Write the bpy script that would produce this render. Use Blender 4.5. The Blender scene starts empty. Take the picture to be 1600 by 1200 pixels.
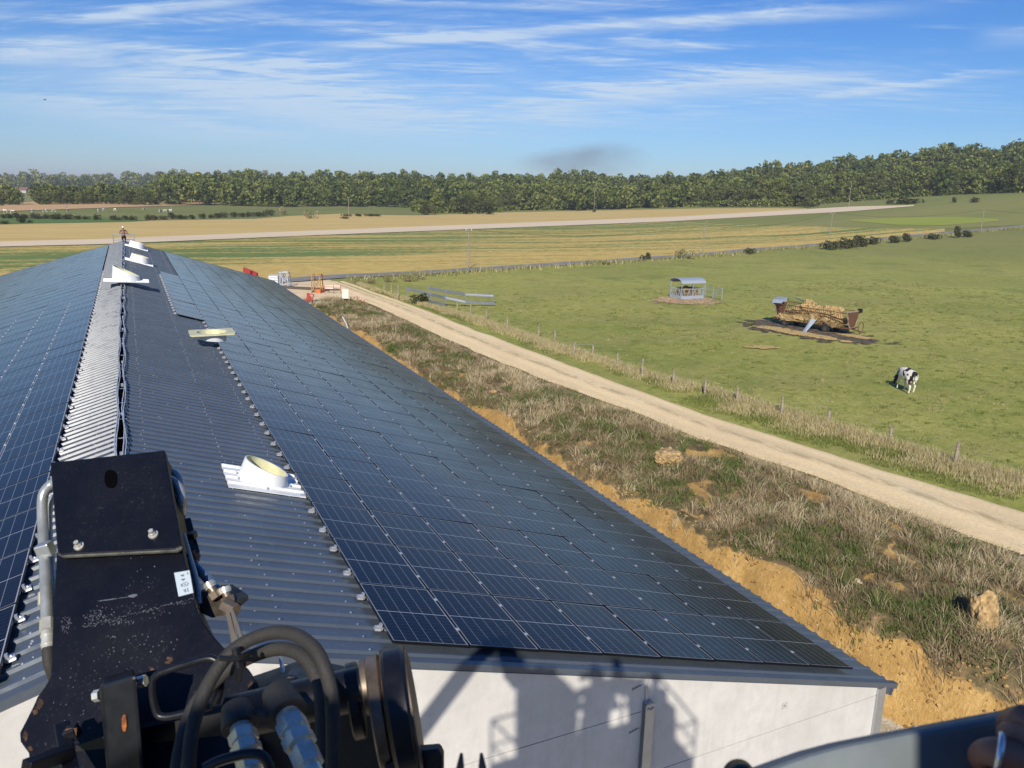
import bpy, bmesh, math, random
import numpy as np
from mathutils import Vector, Matrix, noise as mnoise
R = math.radians
random.seed(7); rng = np.random.default_rng(11)
SC = bpy.context.scene
COL = SC.collection
# ------------------------------------------------------------------ camera
FPX = 1244.4                    # focal length in pixels of the 1600 px wide photograph
PITCH, YAW, ROLL = 0.2357, 0.4467, 0.0238
CAM = Vector((-2.7036, -9.0684, 11.5))
cp, sp, cy, sy = math.cos(PITCH), math.sin(PITCH), math.cos(YAW), math.sin(YAW)
FH = Vector((sy, cy, 0)); FW = Vector((sy*cp, cy*cp, -sp)); R0 = Vector((cy, -sy, 0)); U0 = R0.cross(FW)
RT = R0*math.cos(ROLL) + U0*math.sin(ROLL); UP = -R0*math.sin(ROLL) + U0*math.cos(ROLL)
cd = bpy.data.cameras.new('camera'); cam = bpy.data.objects.new('camera', cd); COL.objects.link(cam)
cd.sensor_width = 36; cd.lens = 36*FPX/1600; cd.clip_start = 0.05; cd.clip_end = 20000
M = Matrix((RT, UP, -FW)).transposed().to_4x4(); M.translation = CAM; cam.matrix_world = M
cd.dof.use_dof = True; cd.dof.focus_distance = 25; cd.dof.aperture_fstop = 14
SC.camera = cam
def ray(px, py): return (FW + RT*((px-800)/FPX) - UP*((py-600)/FPX))
def P(px, py, d): return CAM + ray(px, py)*d          # point at depth d along a sight line
def vproj(v):
    d = Vector(v)-CAM; z = d.dot(FW)
    return (800+FPX*d.dot(RT)/z, 600-FPX*d.dot(UP)/z, z)
# ------------------------------------------------------------------ sun, sky, exposure
SAZ, SEL = R(31), R(33)         # heading the light travels to (clockwise from +Y) and sun height
SUND = Vector((math.sin(SAZ)*math.cos(SEL), math.cos(SAZ)*math.cos(SEL), -math.sin(SEL)))
sl = bpy.data.lights.new('sun', 'SUN'); so = bpy.data.objects.new('sun', sl); COL.objects.link(so)
sl.energy = 4.6; sl.angle = R(0.55); sl.color = (1.0, 0.93, 0.82)
so.rotation_euler = SUND.to_track_quat('-Z', 'Y').to_euler(); so.location = (0, -40, 60)
W = bpy.data.worlds.new('World'); SC.world = W; W.use_nodes = True
SC.view_settings.view_transform = 'Standard'; SC.view_settings.look = 'None'
SC.view_settings.exposure = 0.22; SC.view_settings.gamma = 1
SC.cycles.use_denoising = True
SC.cycles.max_bounces = 6; SC.cycles.transparent_max_bounces = 8
SC.cycles.volume_bounces = 0
def world():
    nt = W.node_tree; nt.nodes.clear(); N = nt.nodes.new; L = nt.links.new
    out = N('ShaderNodeOutputWorld'); bg = N('ShaderNodeBackground'); bg.inputs[1].default_value = 0.088
    sky = N('ShaderNodeTexSky'); sky.sky_type = 'NISHITA'; sky.sun_disc = False
    sky.sun_elevation = SEL; sky.sun_rotation = SAZ + math.pi; sky.altitude = 250
    sky.air_density = 1.0; sky.dust_density = 0.0; sky.ozone_density = 3.0
    tc = N('ShaderNodeTexCoord'); sep = N('ShaderNodeSeparateXYZ'); L(tc.outputs['Generated'], sep.inputs[0])
    # rotate so that x' runs to the right of the view, y' ahead, then project on a cloud layer
    rot = N('ShaderNodeVectorRotate'); rot.rotation_type = 'Z_AXIS'; rot.inputs['Angle'].default_value = YAW
    L(tc.outputs['Generated'], rot.inputs['Vector']); s2 = N('ShaderNodeSeparateXYZ'); L(rot.outputs[0], s2.inputs[0])
    def mth(op, a, b=None, c=None, clamp=False):
        m = N('ShaderNodeMath'); m.operation = op; m.use_clamp = clamp
        for i, v in enumerate((a, b, c)):
            if v is None: continue
            if isinstance(v, (int, float)): m.inputs[i].default_value = v
            else: L(v, m.inputs[i])
        return m.outputs[0]
    zc = mth('MAXIMUM', mth('ADD', s2.outputs[2], 0.06), 0.02)
    u = mth('DIVIDE', s2.outputs[0], zc); v = mth('DIVIDE', s2.outputs[1], zc)
    def streak(ang, sx, sy_, scale, seed, lo, hi, detail=7, dist=0.6, rough=0.62):
        ca, sa = math.cos(ang), math.sin(ang)
        uu = mth('ADD', mth('MULTIPLY', u, ca), mth('MULTIPLY', v, sa))
        vv = mth('SUBTRACT', mth('MULTIPLY', v, ca), mth('MULTIPLY', u, sa))
        cmb = N('ShaderNodeCombineXYZ'); L(mth('MULTIPLY', uu, sx), cmb.inputs[0]); L(mth('MULTIPLY', vv, sy_), cmb.inputs[1])
        cmb.inputs[2].default_value = seed
        n = N('ShaderNodeTexNoise'); n.inputs['Scale'].default_value = scale; n.inputs['Detail'].default_value = detail
        n.inputs['Roughness'].default_value = rough; n.inputs['Distortion'].default_value = dist
        L(cmb.outputs[0], n.inputs['Vector'])
        mr = N('ShaderNodeMapRange'); mr.interpolation_type = 'SMOOTHSTEP'
        mr.inputs[1].default_value = lo; mr.inputs[2].default_value = hi; L(n.outputs[0], mr.inputs[0])
        return mr.outputs[0]
    def noise2(ang, sx, sy_, scale, seed, detail, dist):
        ca, sa = math.cos(ang), math.sin(ang); uu = mth('ADD', mth('MULTIPLY', u, ca*sx), mth('MULTIPLY', v, sa*sx)); vv = mth('SUBTRACT', mth('MULTIPLY', v, ca*sy_), mth('MULTIPLY', u, sa*sy_))
        cmb = N('ShaderNodeCombineXYZ'); L(uu, cmb.inputs[0]); L(vv, cmb.inputs[1]); cmb.inputs[2].default_value = seed; n = N('ShaderNodeTexNoise'); n.inputs['Scale'].default_value = scale; n.inputs['Detail'].default_value = detail
        n.inputs['Roughness'].default_value = .66; n.inputs['Distortion'].default_value = dist; L(cmb.outputs[0], n.inputs['Vector']); return n.outputs[0]
    def rng_(x, lo, hi):
        mr = N('ShaderNodeMapRange'); mr.interpolation_type = 'SMOOTHSTEP'; mr.inputs[1].default_value = lo; mr.inputs[2].default_value = hi; L(x, mr.inputs[0]); return mr.outputs[0]
    NA = noise2(.12, .45, 1.7, 1.5, 3.1, 6, 1.0); NB = noise2(-.25, .8, 2.4, 3.2, 9.7, 5, .6); NC = noise2(.3, .5, 1.0, .33, 5.3, 2, .2)
    NM = mth('ADD', mth('MULTIPLY', NA, .6), mth('MULTIPLY', NB, .4))
    cl = mth('MULTIPLY', mth('MULTIPLY', rng_(NM, .47, .74), .38), rng_(NC, .30, .62))
    def uvp(px, py):
        d = ray(px, py).normalized(); xx = d.x*math.cos(YAW)-d.y*math.sin(YAW); yy = d.x*math.sin(YAW)+d.y*math.cos(YAW); q = max(d.z+.06, .02); return xx/q, yy/q
    def trail(A, B, w, seed, k=1.0, soft=.25, nsc=2.6, rag=1.0):
        """band of cloud from A to B; w = half width in the photograph's pixels at its middle"""
        (u0, v0), (u1, v1) = uvp(*A), uvp(*B); ang = math.atan2(v1-v0, u1-u0); ca, sa = math.cos(ang), math.sin(ang); mx_, my_ = (A[0]+B[0])/2, (A[1]+B[1])/2
        um, vm = uvp(mx_, my_+w); off = v0*ca-u0*sa; W_ = max(.004, abs((vm*ca-um*sa)-off)); a0, a1 = u0*ca+v0*sa, u1*ca+v1*sa; L_ = a1-a0
        uu = mth('ADD', mth('MULTIPLY', u, ca), mth('MULTIPLY', v, sa)); vv = mth('SUBTRACT', mth('MULTIPLY', v, ca), mth('MULTIPLY', u, sa))
        nsrc = NB if w < 16 else NM
        d = mth('ABSOLUTE', mth('ADD', mth('SUBTRACT', vv, off), mth('MULTIPLY', mth('SUBTRACT', nsrc, 0.5), W_*2.6*rag)))
        mr = N('ShaderNodeMapRange'); mr.interpolation_type = 'SMOOTHSTEP'; mr.inputs[1].default_value = W_; mr.inputs[2].default_value = 0; L(d, mr.inputs[0])
        f = N('ShaderNodeMapRange'); f.interpolation_type = 'SMOOTHSTEP'; f.inputs[1].default_value = a0; f.inputs[2].default_value = a0+L_*soft; L(uu, f.inputs[0])
        g = N('ShaderNodeMapRange'); g.interpolation_type = 'SMOOTHSTEP'; g.inputs[1].default_value = a1; g.inputs[2].default_value = a1-L_*soft; L(uu, g.inputs[0])
        return mth('MULTIPLY', mth('MULTIPLY', mth('MULTIPLY', mr.outputs[0], f.outputs[0]), mth('MULTIPLY', g.outputs[0], k)), NF)
    NF = mth('ADD', mth('MULTIPLY', rng_(NM, .32, .66), 0.72), 0.28)
    for args in CLOUDS: cl = mth('ADD', cl, trail(*args))
    cl = mth('MINIMUM', cl, 1.0)
    hz = N('ShaderNodeMapRange'); hz.inputs[1].default_value = 0.0; hz.inputs[2].default_value = 0.10; hz.inputs[3].default_value = 0.25; hz.inputs[4].default_value = 1.0
    L(s2.outputs[2], hz.inputs[0])
    fac = mth('MULTIPLY', cl, mth('MULTIPLY', hz.outputs[0], 0.8))
    mx = N('ShaderNodeMix'); mx.data_type = 'RGBA'; L(fac, mx.inputs[0])
    hs = N('ShaderNodeHueSaturation'); hs.inputs['Saturation'].default_value = SKYSAT; hs.inputs['Value'].default_value = 1.0; L(sky.outputs[0], hs.inputs['Color'])
    gr = N('ShaderNodeValToRGB'); e = gr.color_ramp.elements; e[0].position = 0; e[0].color = (.50,.66,.96,1); e[1].position = .28; e[1].color = (.42,.70,1.08,1)
    e2 = e.new(.10); e2.color = (.50,.70,1.0,1)
    L(s2.outputs[2], gr.inputs[0]); ml = N('ShaderNodeMix'); ml.data_type = 'RGBA'; ml.blend_type = 'MULTIPLY'; ml.inputs[0].default_value = 1
    L(hs.outputs[0], ml.inputs[6]); L(gr.outputs[0], ml.inputs[7]); L(ml.outputs[2], mx.inputs[6]); mx.inputs[7].default_value = (6.2, 7.4, 8.7, 1)
    L(mx.outputs[2], bg.inputs[0]); L(bg.outputs[0], out.inputs[0])
SKYSAT = 1.18
CLOUDS = [((420,82),(1560,8),9,1.3,1.15,.25,2.6,.35), ((60,38),(540,-20),13,4.3,1.1,.3,2.6,.5), ((372,104),(580,97),4,7.1,.9,.3), ((440,-2),(1000,20),6,2.2,.5,.4),
    ((470,124),(650,112),5,8.3,.6,.4), ((760,178),(1540,80),26,9.1,.75,.35,2.2,1.2), ((1240,160),(1650,100),10,3.7,.6,.3), ((-40,20),(680,225),62,5.9,.95,.3,2.0,1.2), ((-300,150),(900,235),70,5.9,.55,.25), ((200,60),(1300,215),90,5.9,.32,.3),
    ((-60,120),(420,235),46,6.4,.6,.3,2.0,1.2), ((150,125),(300,112),6,2.9,.6,.4), ((860,90),(1030,100),7,1.9,.55,.4), ((930,62),(1160,76),12,5.1,.5,.4), ((-40,95),(160,70),24,8.8,.65,.3), ((1500,60),(1700,50),26,7.7,.5,.4), ((560,165),(1000,195),20,3.3,.35,.4), ((1000,110),(1500,150),30,4.9,.3,.4)]
world()
# ------------------------------------------------------------------ helpers
def tag(o, label=None, cat=None, group=None, kind=None):
    if label: o['label'] = label
    if cat: o['category'] = cat
    if group: o['group'] = group
    if kind: o['kind'] = kind
    return o
class MB:
    """collects shapes, then links them as one mesh"""
    def __init__(s): s.v = []; s.f = []; s.mi = []; s.m = 0
    def add(s, vs, fs):
        b = len(s.v); s.v += [tuple(v) for v in vs]; s.f += [tuple(b+i for i in f) for f in fs]; s.mi += [s.m]*len(fs)
    def hexa(s, a):     # 8 points: 4 bottom, 4 top, same winding
        s.add(a, [(3,2,1,0),(4,5,6,7),(0,1,5,4),(1,2,6,5),(2,3,7,6),(3,0,4,7)])
    def box(s, x0, x1, y0, y1, z0, z1, T=None):
        a = [(x0,y0,z0),(x1,y0,z0),(x1,y1,z0),(x0,y1,z0),(x0,y0,z1),(x1,y0,z1),(x1,y1,z1),(x0,y1,z1)]
        if T: a = [T(*p) for p in a]
        s.hexa(a)
    def bar(s, a, b, w, h=None, up=(0,0,1)):
        a = Vector(a); b = Vector(b); h = h or w; d = (b-a).normalized(); u = Vector(up)
        if abs(d.dot(u)) > .98: u = Vector((1,0,0))
        r = d.cross(u).normalized(); u = r.cross(d)
        c = [r*w/2*i + u*h/2*j for i, j in ((-1,-1),(1,-1),(1,1),(-1,1))]
        s.hexa([a+k for k in c] + [b+k for k in c])
    def tube(s, pts, r, n=8, caps=True):
        pts = [Vector(p) for p in pts]; rs = r if isinstance(r, (list, tuple)) else [r]*len(pts)
        b = len(s.v); prev = None
        for i, p in enumerate(pts):
            t = (pts[min(i+1, len(pts)-1)] - pts[max(i-1, 0)]).normalized()
            if prev is None:
                u = Vector((0,0,1)) if abs(t.z) < .9 else Vector((1,0,0))
                prev = t.cross(u).normalized()
            prev = (prev - t*prev.dot(t)).normalized(); q = t.cross(prev)
            for k in range(n):
                a = 2*math.pi*k/n; s.v.append(tuple(p + (prev*math.cos(a)+q*math.sin(a))*rs[i]))
        for i in range(len(pts)-1):
            for k in range(n):
                k2 = (k+1) % n; s.f.append((b+i*n+k, b+i*n+k2, b+(i+1)*n+k2, b+(i+1)*n+k)); s.mi.append(s.m)
        if caps:
            s.f.append(tuple(b+k for k in range(n))[::-1]); s.mi.append(s.m)
            e = b+(len(pts)-1)*n; s.f.append(tuple(e+k for k in range(n))); s.mi.append(s.m)
    def prism(s, poly, off):            # polygon of points swept by a vector
        n = len(poly); poly = [Vector(p) for p in poly]; off = Vector(off); b = len(s.v)
        s.v += [tuple(p) for p in poly] + [tuple(p+off) for p in poly]
        s.f.append(tuple(b+i for i in range(n))[::-1]); s.f.append(tuple(b+n+i for i in range(n)))
        for i in range(n): j = (i+1) % n; s.f.append((b+i, b+j, b+n+j, b+n+i))
        s.mi += [s.m]*(n+2)
    def build(s, name, mats, parent=None, smooth=False, bevel=0, fix=True):
        me = bpy.data.meshes.new(name); me.from_pydata(s.v, [], s.f)
        if not isinstance(mats, (list, tuple)): mats = [mats]
        for m in mats: me.materials.append(m)
        me.polygons.foreach_set('material_index', s.mi)
        if fix:
            bm = bmesh.new(); bm.from_mesh(me); bmesh.ops.recalc_face_normals(bm, faces=bm.faces[:]); bm.to_mesh(me); bm.free()
        if smooth: me.polygons.foreach_set('use_smooth', [True]*len(me.polygons))
        me.update(); o = bpy.data.objects.new(name, me); COL.objects.link(o)
        if smooth == 2: me.set_sharp_from_angle(angle=R(38))
        if bevel:
            md = o.modifiers.new('bevel', 'BEVEL'); md.width = bevel; md.segments = 2; md.limit_method = 'ANGLE'
        if parent: o.parent = parent
        return o
def empty(name, loc=(0,0,0), rz=0):
    o = bpy.data.objects.new(name, None); COL.objects.link(o); o.location = loc; o.rotation_euler = (0,0,rz); o.empty_display_size = .2
    return o
def npmesh(name, V, F, mat, attrs=None, parent=None, smooth=False):
    """V (n,3), F (m,k) arrays"""
    V = np.asarray(V, np.float32); F = np.asarray(F, np.int32); k = F.shape[1]
    me = bpy.data.meshes.new(name); me.vertices.add(len(V)); me.vertices.foreach_set('co', V.ravel())
    me.loops.add(F.size); me.loops.foreach_set('vertex_index', F.ravel())
    me.polygons.add(len(F)); me.polygons.foreach_set('loop_start', np.arange(0, F.size, k, dtype=np.int32))
    me.polygons.foreach_set('loop_total', np.full(len(F), k, np.int32))
    if smooth: me.polygons.foreach_set('use_smooth', np.ones(len(F), bool))
    me.update(calc_edges=True); me.validate()
    for m in (mat if isinstance(mat, (list, tuple)) else [mat]): me.materials.append(m)
    for n, a in (attrs or {}).items():
        at = me.attributes.new(n, 'FLOAT', 'POINT'); at.data.foreach_set('value', np.asarray(a, np.float32))
    o = bpy.data.objects.new(name, me); COL.objects.link(o)
    if parent: o.parent = parent
    return o
# ------------------------------------------------------------------ materials
class NT:
    def __init__(s, name, rough=.6, metal=0, spec=.5, coat=0):
        s.m = bpy.data.materials.new(name); s.m.use_nodes = True; s.t = s.m.node_tree
        s.b = s.t.nodes['Principled BSDF']; s.out = s.t.nodes['Material Output']
        s.b.inputs['Roughness'].default_value = rough; s.b.inputs['Metallic'].default_value = metal
        s.b.inputs['Specular IOR Level'].default_value = spec; s.b.inputs['Coat Weight'].default_value = coat
    def n(s, t, **k):
        x = s.t.nodes.new('ShaderNode'+t)
        for a, v in k.items():
            if a in x.inputs.keys(): x.inputs[a].default_value = v
            else: setattr(x, a, v)
        return x
    def l(s, a, b): s.t.links.new(a, b)
    def co(s, kind='Object'): return s.n('TexCoord').outputs[kind]
    def pos(s): return s.n('NewGeometry').outputs['Position']
    def noise(s, vec, scale, detail=4, rough=.55, sc=(1,1,1), rz=0, dist=0):
        mp = s.n('Mapping'); mp.inputs['Scale'].default_value = sc; mp.inputs['Rotation'].default_value = (0,0,rz); s.l(vec, mp.inputs[0])
        x = s.n('TexNoise'); x.inputs['Scale'].default_value = scale; x.inputs['Detail'].default_value = detail
        x.inputs['Roughness'].default_value = rough; x.inputs['Distortion'].default_value = dist; s.l(mp.outputs[0], x.inputs['Vector']); return x.outputs[0]
    def ramp(s, f, stops, interp='LINEAR'):
        r = s.n('ValToRGB'); r.color_ramp.interpolation = interp; e = r.color_ramp.elements
        while len(e) < len(stops): e.new(.5)
        for i, (p, c) in enumerate(stops):
            e[i].position = p; e[i].color = (c, c, c, 1) if isinstance(c, (int, float)) else (*c, 1)
        s.l(f, r.inputs[0]); return r.outputs[0]
    def mix(s, f, a, b, mode='MIX'):
        x = s.n('Mix', data_type='RGBA', blend_type=mode)
        for i, v in ((0, f), (6, a), (7, b)):
            if isinstance(v, (int, float)): x.inputs[i].default_value = v if i == 0 else (v, v, v, 1)
            elif isinstance(v, tuple): x.inputs[i].default_value = (*v, 1)
            else: s.l(v, x.inputs[i])
        return x.outputs[2]
    def math(s, op, a, b=None, c=None, clamp=False):
        x = s.n('Math', operation=op, use_clamp=clamp)
        for i, v in enumerate((a, b, c)):
            if v is None: continue
            if isinstance(v, (int, float)): x.inputs[i].default_value = v
            else: s.l(v, x.inputs[i])
        return x.outputs[0]
    def attr(s, name): return s.n('Attribute', attribute_name=name).outputs['Fac']
    def col(s, c):
        if isinstance(c, tuple): s.b.inputs['Base Color'].default_value = (*c, 1)
        else: s.l(c, s.b.inputs['Base Color'])
        return s
    def bump(s, h, strength=.3, dist=.02):
        x = s.n('Bump'); x.inputs['Strength'].default_value = strength; x.inputs['Distance'].default_value = dist
        s.l(h, x.inputs['Height']); s.l(x.outputs[0], s.b.inputs['Normal']); return s
    def rough(s, v): s.l(v, s.b.inputs['Roughness']); return s
def plain(name, c, rough=.5, metal=0, var=.12, scale=6, spec=.5, coat=0, bump=0):
    """a colour with gentle uneven wear"""
    t = NT(name, rough, metal, spec, coat); p = t.co()
    n = t.noise(p, scale, 5); d = tuple(x*(1-var*2.2) for x in c); b = tuple(min(1, x*(1+var)) for x in c)
    t.col(t.ramp(n, [(.3, d), (.7, b)])); t.rough(t.ramp(t.noise(p, scale*2.3, 3), [(.3, max(0, rough-.08)), (.7, min(1, rough+.1))]))
    if bump: t.bump(t.noise(p, scale*8, 3), bump, .01)
    return t.m

def m_ground():
    t = NT('ground_cover', .95, spec=.15); p = t.pos()
    big = t.noise(p, .035, 5, .6, (1,1,0)); mid = t.noise(p, .35, 6, .65, (1,1,0)); fine = t.noise(p, 3.2, 6, .75, (1,1,0)); vf = t.noise(p, 14, 3, .7, (1,1,0))
    g1 = t.ramp(mid, [(.3, (.27,.28,.055)), (.5, (.375,.365,.085)), (.72, (.50,.455,.14))])
    g2 = t.ramp(big, [(.35, (.23,.27,.048)), (.65, (.47,.43,.12))])
    g = t.mix(.5, g1, g2); pt = t.noise(p, .11, 4, .65, (1,1,0)); g = t.mix(t.ramp(pt, [(.54, 0), (.66, .55)]), g, (.105,.165,.028))
    g = t.mix(t.ramp(fine, [(.45, 0.0), (.66, .6)]), g, (.17,.21,.034))
    g = t.mix(t.ramp(vf, [(.5, 0.0), (.72, .55)]), g, (.36,.33,.14))
    streak = t.noise(p, .16, 5, .7, (.28,1,0), R(-28)); q1 = t.noise(p, 1.05, 5, .75, (1,1,0), 0, .6); q2 = t.noise(p, 1.9, 5, .8, (.6,1,0), R(-28), .4); g = t.mix(t.ramp(q1, [(.50, 0), (.62, .62)]), g, (.15,.195,.034)); g = t.mix(t.ramp(q2, [(.53, 0), (.66, .55)]), g, (.47,.43,.19)); g = t.mix(t.ramp(streak, [(.48, 0), (.66, .5)]), g, (.29,.26,.10))
    far = t.attr('far'); fg = t.ramp(t.noise(p, .012, 4, .5, (1,1,0)), [(.35, (.13,.165,.05)), (.65, (.21,.21,.075))]); g = t.mix(t.math('MULTIPLY', far, .8), g, fg)
    # bare yellow earth
    e1 = t.ramp(t.noise(p, 1.1, 7, .7), [(.3, (.34,.20,.062)), (.5, (.50,.31,.105)), (.7, (.62,.42,.17))])
    e = t.mix(t.ramp(t.noise(p, 9, 5, .8), [(.38, .8), (.56, 0)]), e1, (.36,.22,.075)); e = t.mix(t.ramp(t.noise(p, 3.1, 6, .8), [(.60, 0), (.72, .7)]), e, (.66,.52,.30)); e = t.mix(t.ramp(t.noise(p, 4.3, 6, .8), [(.30, .7), (.40, 0)]), e, (.20,.14,.06))
    soil = t.ramp(t.noise(p, 2.2, 6, .7), [(.32, (.060,.055,.022)), (.5, (.155,.120,.060)), (.68, (.32,.215,.105))])
    grav = t.ramp(t.noise(p, 12, 5, .8), [(.3, (.33,.27,.17)), (.6, (.55,.48,.35)), (.75, (.68,.62,.5))])
    yard = t.ramp(t.noise(p, .7, 6, .7), [(.3, (.62,.47,.27)), (.6, (.84,.67,.42))])
    br = t.noise(p, 1.7, 6, .75); nb = t.math('SUBTRACT', br, .5)
    def edge(name, k=.9):
        a = t.math('ADD', t.attr(name), t.math('MULTIPLY', nb, k)); return t.ramp(a, [(.42, 0), (.56, 1)])
    c = t.mix(edge('berm'), g, soil); c = t.mix(edge('yard', .5), c, yard); c = t.mix(edge('bank', .7), c, e); c = t.mix(edge('pad', .3), c, grav)
    mud = t.ramp(t.noise(p, 3, 5, .7), [(.35, (.075,.055,.034)), (.65, (.17,.13,.085))]); c = t.mix(edge('mud', .8), c, mud)
    str_ = t.ramp(t.noise(p, 5, 5, .8), [(.35, (.36,.24,.09)), (.65, (.62,.45,.20))]); c = t.mix(edge('straw', 1.3), c, str_)
    pk = t.ramp(t.noise(p, 2, 5, .8), [(.35, (.30,.22,.12)), (.65, (.44,.33,.20))]); c = t.mix(edge('sand', .9), c, pk)
    t.col(c)
    h = t.math('ADD', t.math('MULTIPLY', fine, 1.0), t.math('MULTIPLY', vf, .5)); t.bump(h, .6, .09)
    return t.m
def m_track():
    t = NT('chalk_gravel', .95, spec=.15); p = t.pos(); a = R(0)
    n1 = t.noise(p, .5, 6, .65, (1,.25,0)); n2 = t.noise(p, 8, 6, .85); n3 = t.noise(p, 1.6, 6, .7, (1,.35,0))
    c = t.ramp(n1, [(.3, (.80,.62,.36)), (.55, (.90,.70,.40)), (.75, (.92,.76,.47))])
    c = t.mix(t.ramp(n2, [(.35, .5), (.55, 0)]), c, (.55,.42,.24)); c = t.mix(t.ramp(n2, [(.6, 0), (.75, .6)]), c, (.78,.70,.54))
    across = t.attr('across')       # 0..1 over the width: two wheel tracks and a stained crown
    crown = t.math('SUBTRACT', 1, t.math('MULTIPLY', t.math('ABSOLUTE', t.math('SUBTRACT', across, .52)), 9), clamp=True)
    c = t.mix(t.math('MULTIPLY', crown, t.ramp(n3, [(.42, 0), (.56, .85)])), c, (.44,.34,.19))
    ed = t.math('MULTIPLY', t.math('ABSOLUTE', t.math('SUBTRACT', across, .5)), 2)
    c = t.mix(t.math('MULTIPLY', t.ramp(ed, [(.72, 0), (1, .8)]), t.ramp(n3, [(.45, .1), (.6, 1)])), c, (.46,.31,.13))
    t.col(c); t.bump(t.math('ADD', n2, n3), .7, .05); return t.m
def m_asphalt():
    t = NT('asphalt', .85); p = t.pos(); t.col(t.ramp(t.noise(p, .4, 5, .6), [(.3, (.19,.175,.155)), (.7, (.28,.26,.23))])); return t.m
def m_field(name, cols, ang, ws, wide=.12):
    t = NT(name, .95, spec=.1); p = t.pos()
    a = t.noise(p, wide, 5, .6, (.06,1,0), ang); b = t.noise(p, .9, 5, .8, (.12,1,0), ang); f = t.noise(p, 2.0, 5, .85, (1,1,0))
    c = t.ramp(a, [(.3, cols[0]), (.5, cols[1]), (.7, cols[2])])
    c = t.mix(t.ramp(b, [(.4, 0), (.6, ws)]), c, cols[3]); c = t.mix(t.ramp(f, [(.45, 0), (.65, .45)]), c, cols[4]); t.col(c); return t.m
def m_crop(ang):
    t = NT('striped_crop', .95, spec=.1); p = t.pos(); u = t.attr('u'); v = t.attr('v')
    gold = t.ramp(t.noise(p, .9, 6, .85, (.35,1,0), ang), [(.36, (.40,.28,.075)), (.62, (.70,.52,.18))])
    green = t.ramp(t.noise(p, .8, 6, .85, (.35,1,0), ang), [(.35, (.10,.165,.045)), (.65, (.22,.27,.085))])
    s = t.noise(p, .16, 4, .75, (.03,1,0), ang); s2 = t.noise(p, .55, 4, .8, (.05,1,0), ang); br = t.noise(p, .85, 4, .9, (.7,1.2,0), ang)
    band = t.ramp(v, [(.0, .40), (.16, .56), (.34, .22), (.60, .18), (.72, .40), (.8, .98), (1, .98)])      # share of gold, near the barn
    band2 = t.ramp(v, [(.0, .42), (.3, .47), (.6, .56), (.8, .62), (1, .95)])
    w = t.ramp(u, [(.36, 0), (.60, 1)]); b = t.mix(w, band, band2)
    val = t.math('ADD', t.math('ADD', b, t.math('MULTIPLY', t.math('SUBTRACT', s, .5), 2.6)), t.math('ADD', t.math('MULTIPLY', t.math('SUBTRACT', s2, .5), 2.0), t.math('MULTIPLY', t.math('SUBTRACT', br, .5), 2.2)))
    t.col(t.mix(t.ramp(val, [(.42, 0), (.58, 1)]), green, gold)); return t.m
def m_steel(name, c, rough=.38, metal=.0, coat=0):
    t = NT(name, rough, metal, .5, coat); p = t.pos()
    a = t.noise(p, .8, 4, .6); b = t.noise(p, 7, 6, .7)
    t.col(t.mix(t.ramp(b, [(.55, 0), (.8, .25)]), t.ramp(a, [(.3, tuple(x*.88 for x in c)), (.7, tuple(x*1.1 for x in c))]), tuple(min(1, x*2.2+.03) for x in c)))
    t.rough(t.ramp(t.noise(p, 3, 5), [(.3, rough-.08), (.7, rough+.12)])); return t.m
def m_cells():
    t = NT('solar_cells', .12, spec=.15); t.b.inputs['Specular Tint'].default_value = (1.0, .88, .72, 1); uv = t.co('UV'); sep = t.n('SeparateXYZ'); t.l(uv, sep.inputs[0])
    x, y = sep.outputs[0], sep.outputs[1]       # metres on the panel
    X, Y = 1.112, 1.700
    def line(c, period, off, w):
        m = t.math('ABSOLUTE', t.math('SUBTRACT', t.math('MODULO', t.math('ADD', t.math('SUBTRACT', c, off), period*20.5), period), period/2))
        return t.math('LESS_THAN', m, w/2)
    mx, my = .014, .016
    colw = (X-2*mx)/6; roww = (Y/2-my-.006)/9
    lx = line(x, colw, mx, .0055)
    ly1 = line(y, roww, my, .0034)
    mid = t.math('LESS_THAN', t.math('ABSOLUTE', t.math('SUBTRACT', y, Y/2)), .007)
    edge = t.math('MAXIMUM', t.math('MAXIMUM', t.math('LESS_THAN', x, .010), t.math('GREATER_THAN', x, X-.010)), t.math('MAXIMUM', t.math('LESS_THAN', y, .012), t.math('GREATER_THAN', y, Y-.012)))
    bus = line(x, colw/9, mx, .0011)
    ob = t.n('ObjectInfo'); rnd = ob.outputs['Random']
    cell = t.mix(t.ramp(t.noise(t.pos(), .9, 2), [(.3, 0), (.7, 1)]), (.0045,.0055,.013), (.006,.008,.018))
    cell = t.mix(t.math('MULTIPLY', rnd, .6), cell, (.007,.0065,.013))
    c = t.mix(t.math('MULTIPLY', bus, .1), cell, (.16,.17,.2)); c = t.mix(t.math('MULTIPLY', ly1, .22), c, (.30,.32,.36)); c = t.mix(lx, c, (.30,.32,.36))
    c = t.mix(t.math('MAXIMUM', mid, edge), c, (.42,.44,.47)); t.col(c)
    dust = t.noise(t.pos(), 1.4, 5, .7); t.rough(t.ramp(dust, [(.3, .09), (.7, .17)]))
    return t.m
def m_concrete():
    t = NT('precast_concrete', .85, spec=.3); p = t.pos()
    a = t.noise(p, .7, 6, .65); b = t.noise(p, 3, 7, .75); v = t.noise(p, 2.2, 5, .7, (2,1,.12))
    c = t.ramp(a, [(.3, (.50,.485,.45)), (.7, (.63,.61,.575))]); c = t.mix(t.ramp(b, [(.35, .45), (.55, 0)]), c, (.44,.43,.40))
    c = t.mix(t.ramp(v, [(.5, 0), (.75, .35)]), c, (.42,.41,.37)); c = t.mix(t.ramp(t.noise(p, 60, 2), [(.62, 0), (.75, .4)]), c, (.32,.31,.3))
    t.col(c); t.bump(b, .2, .02); return t.m
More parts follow.
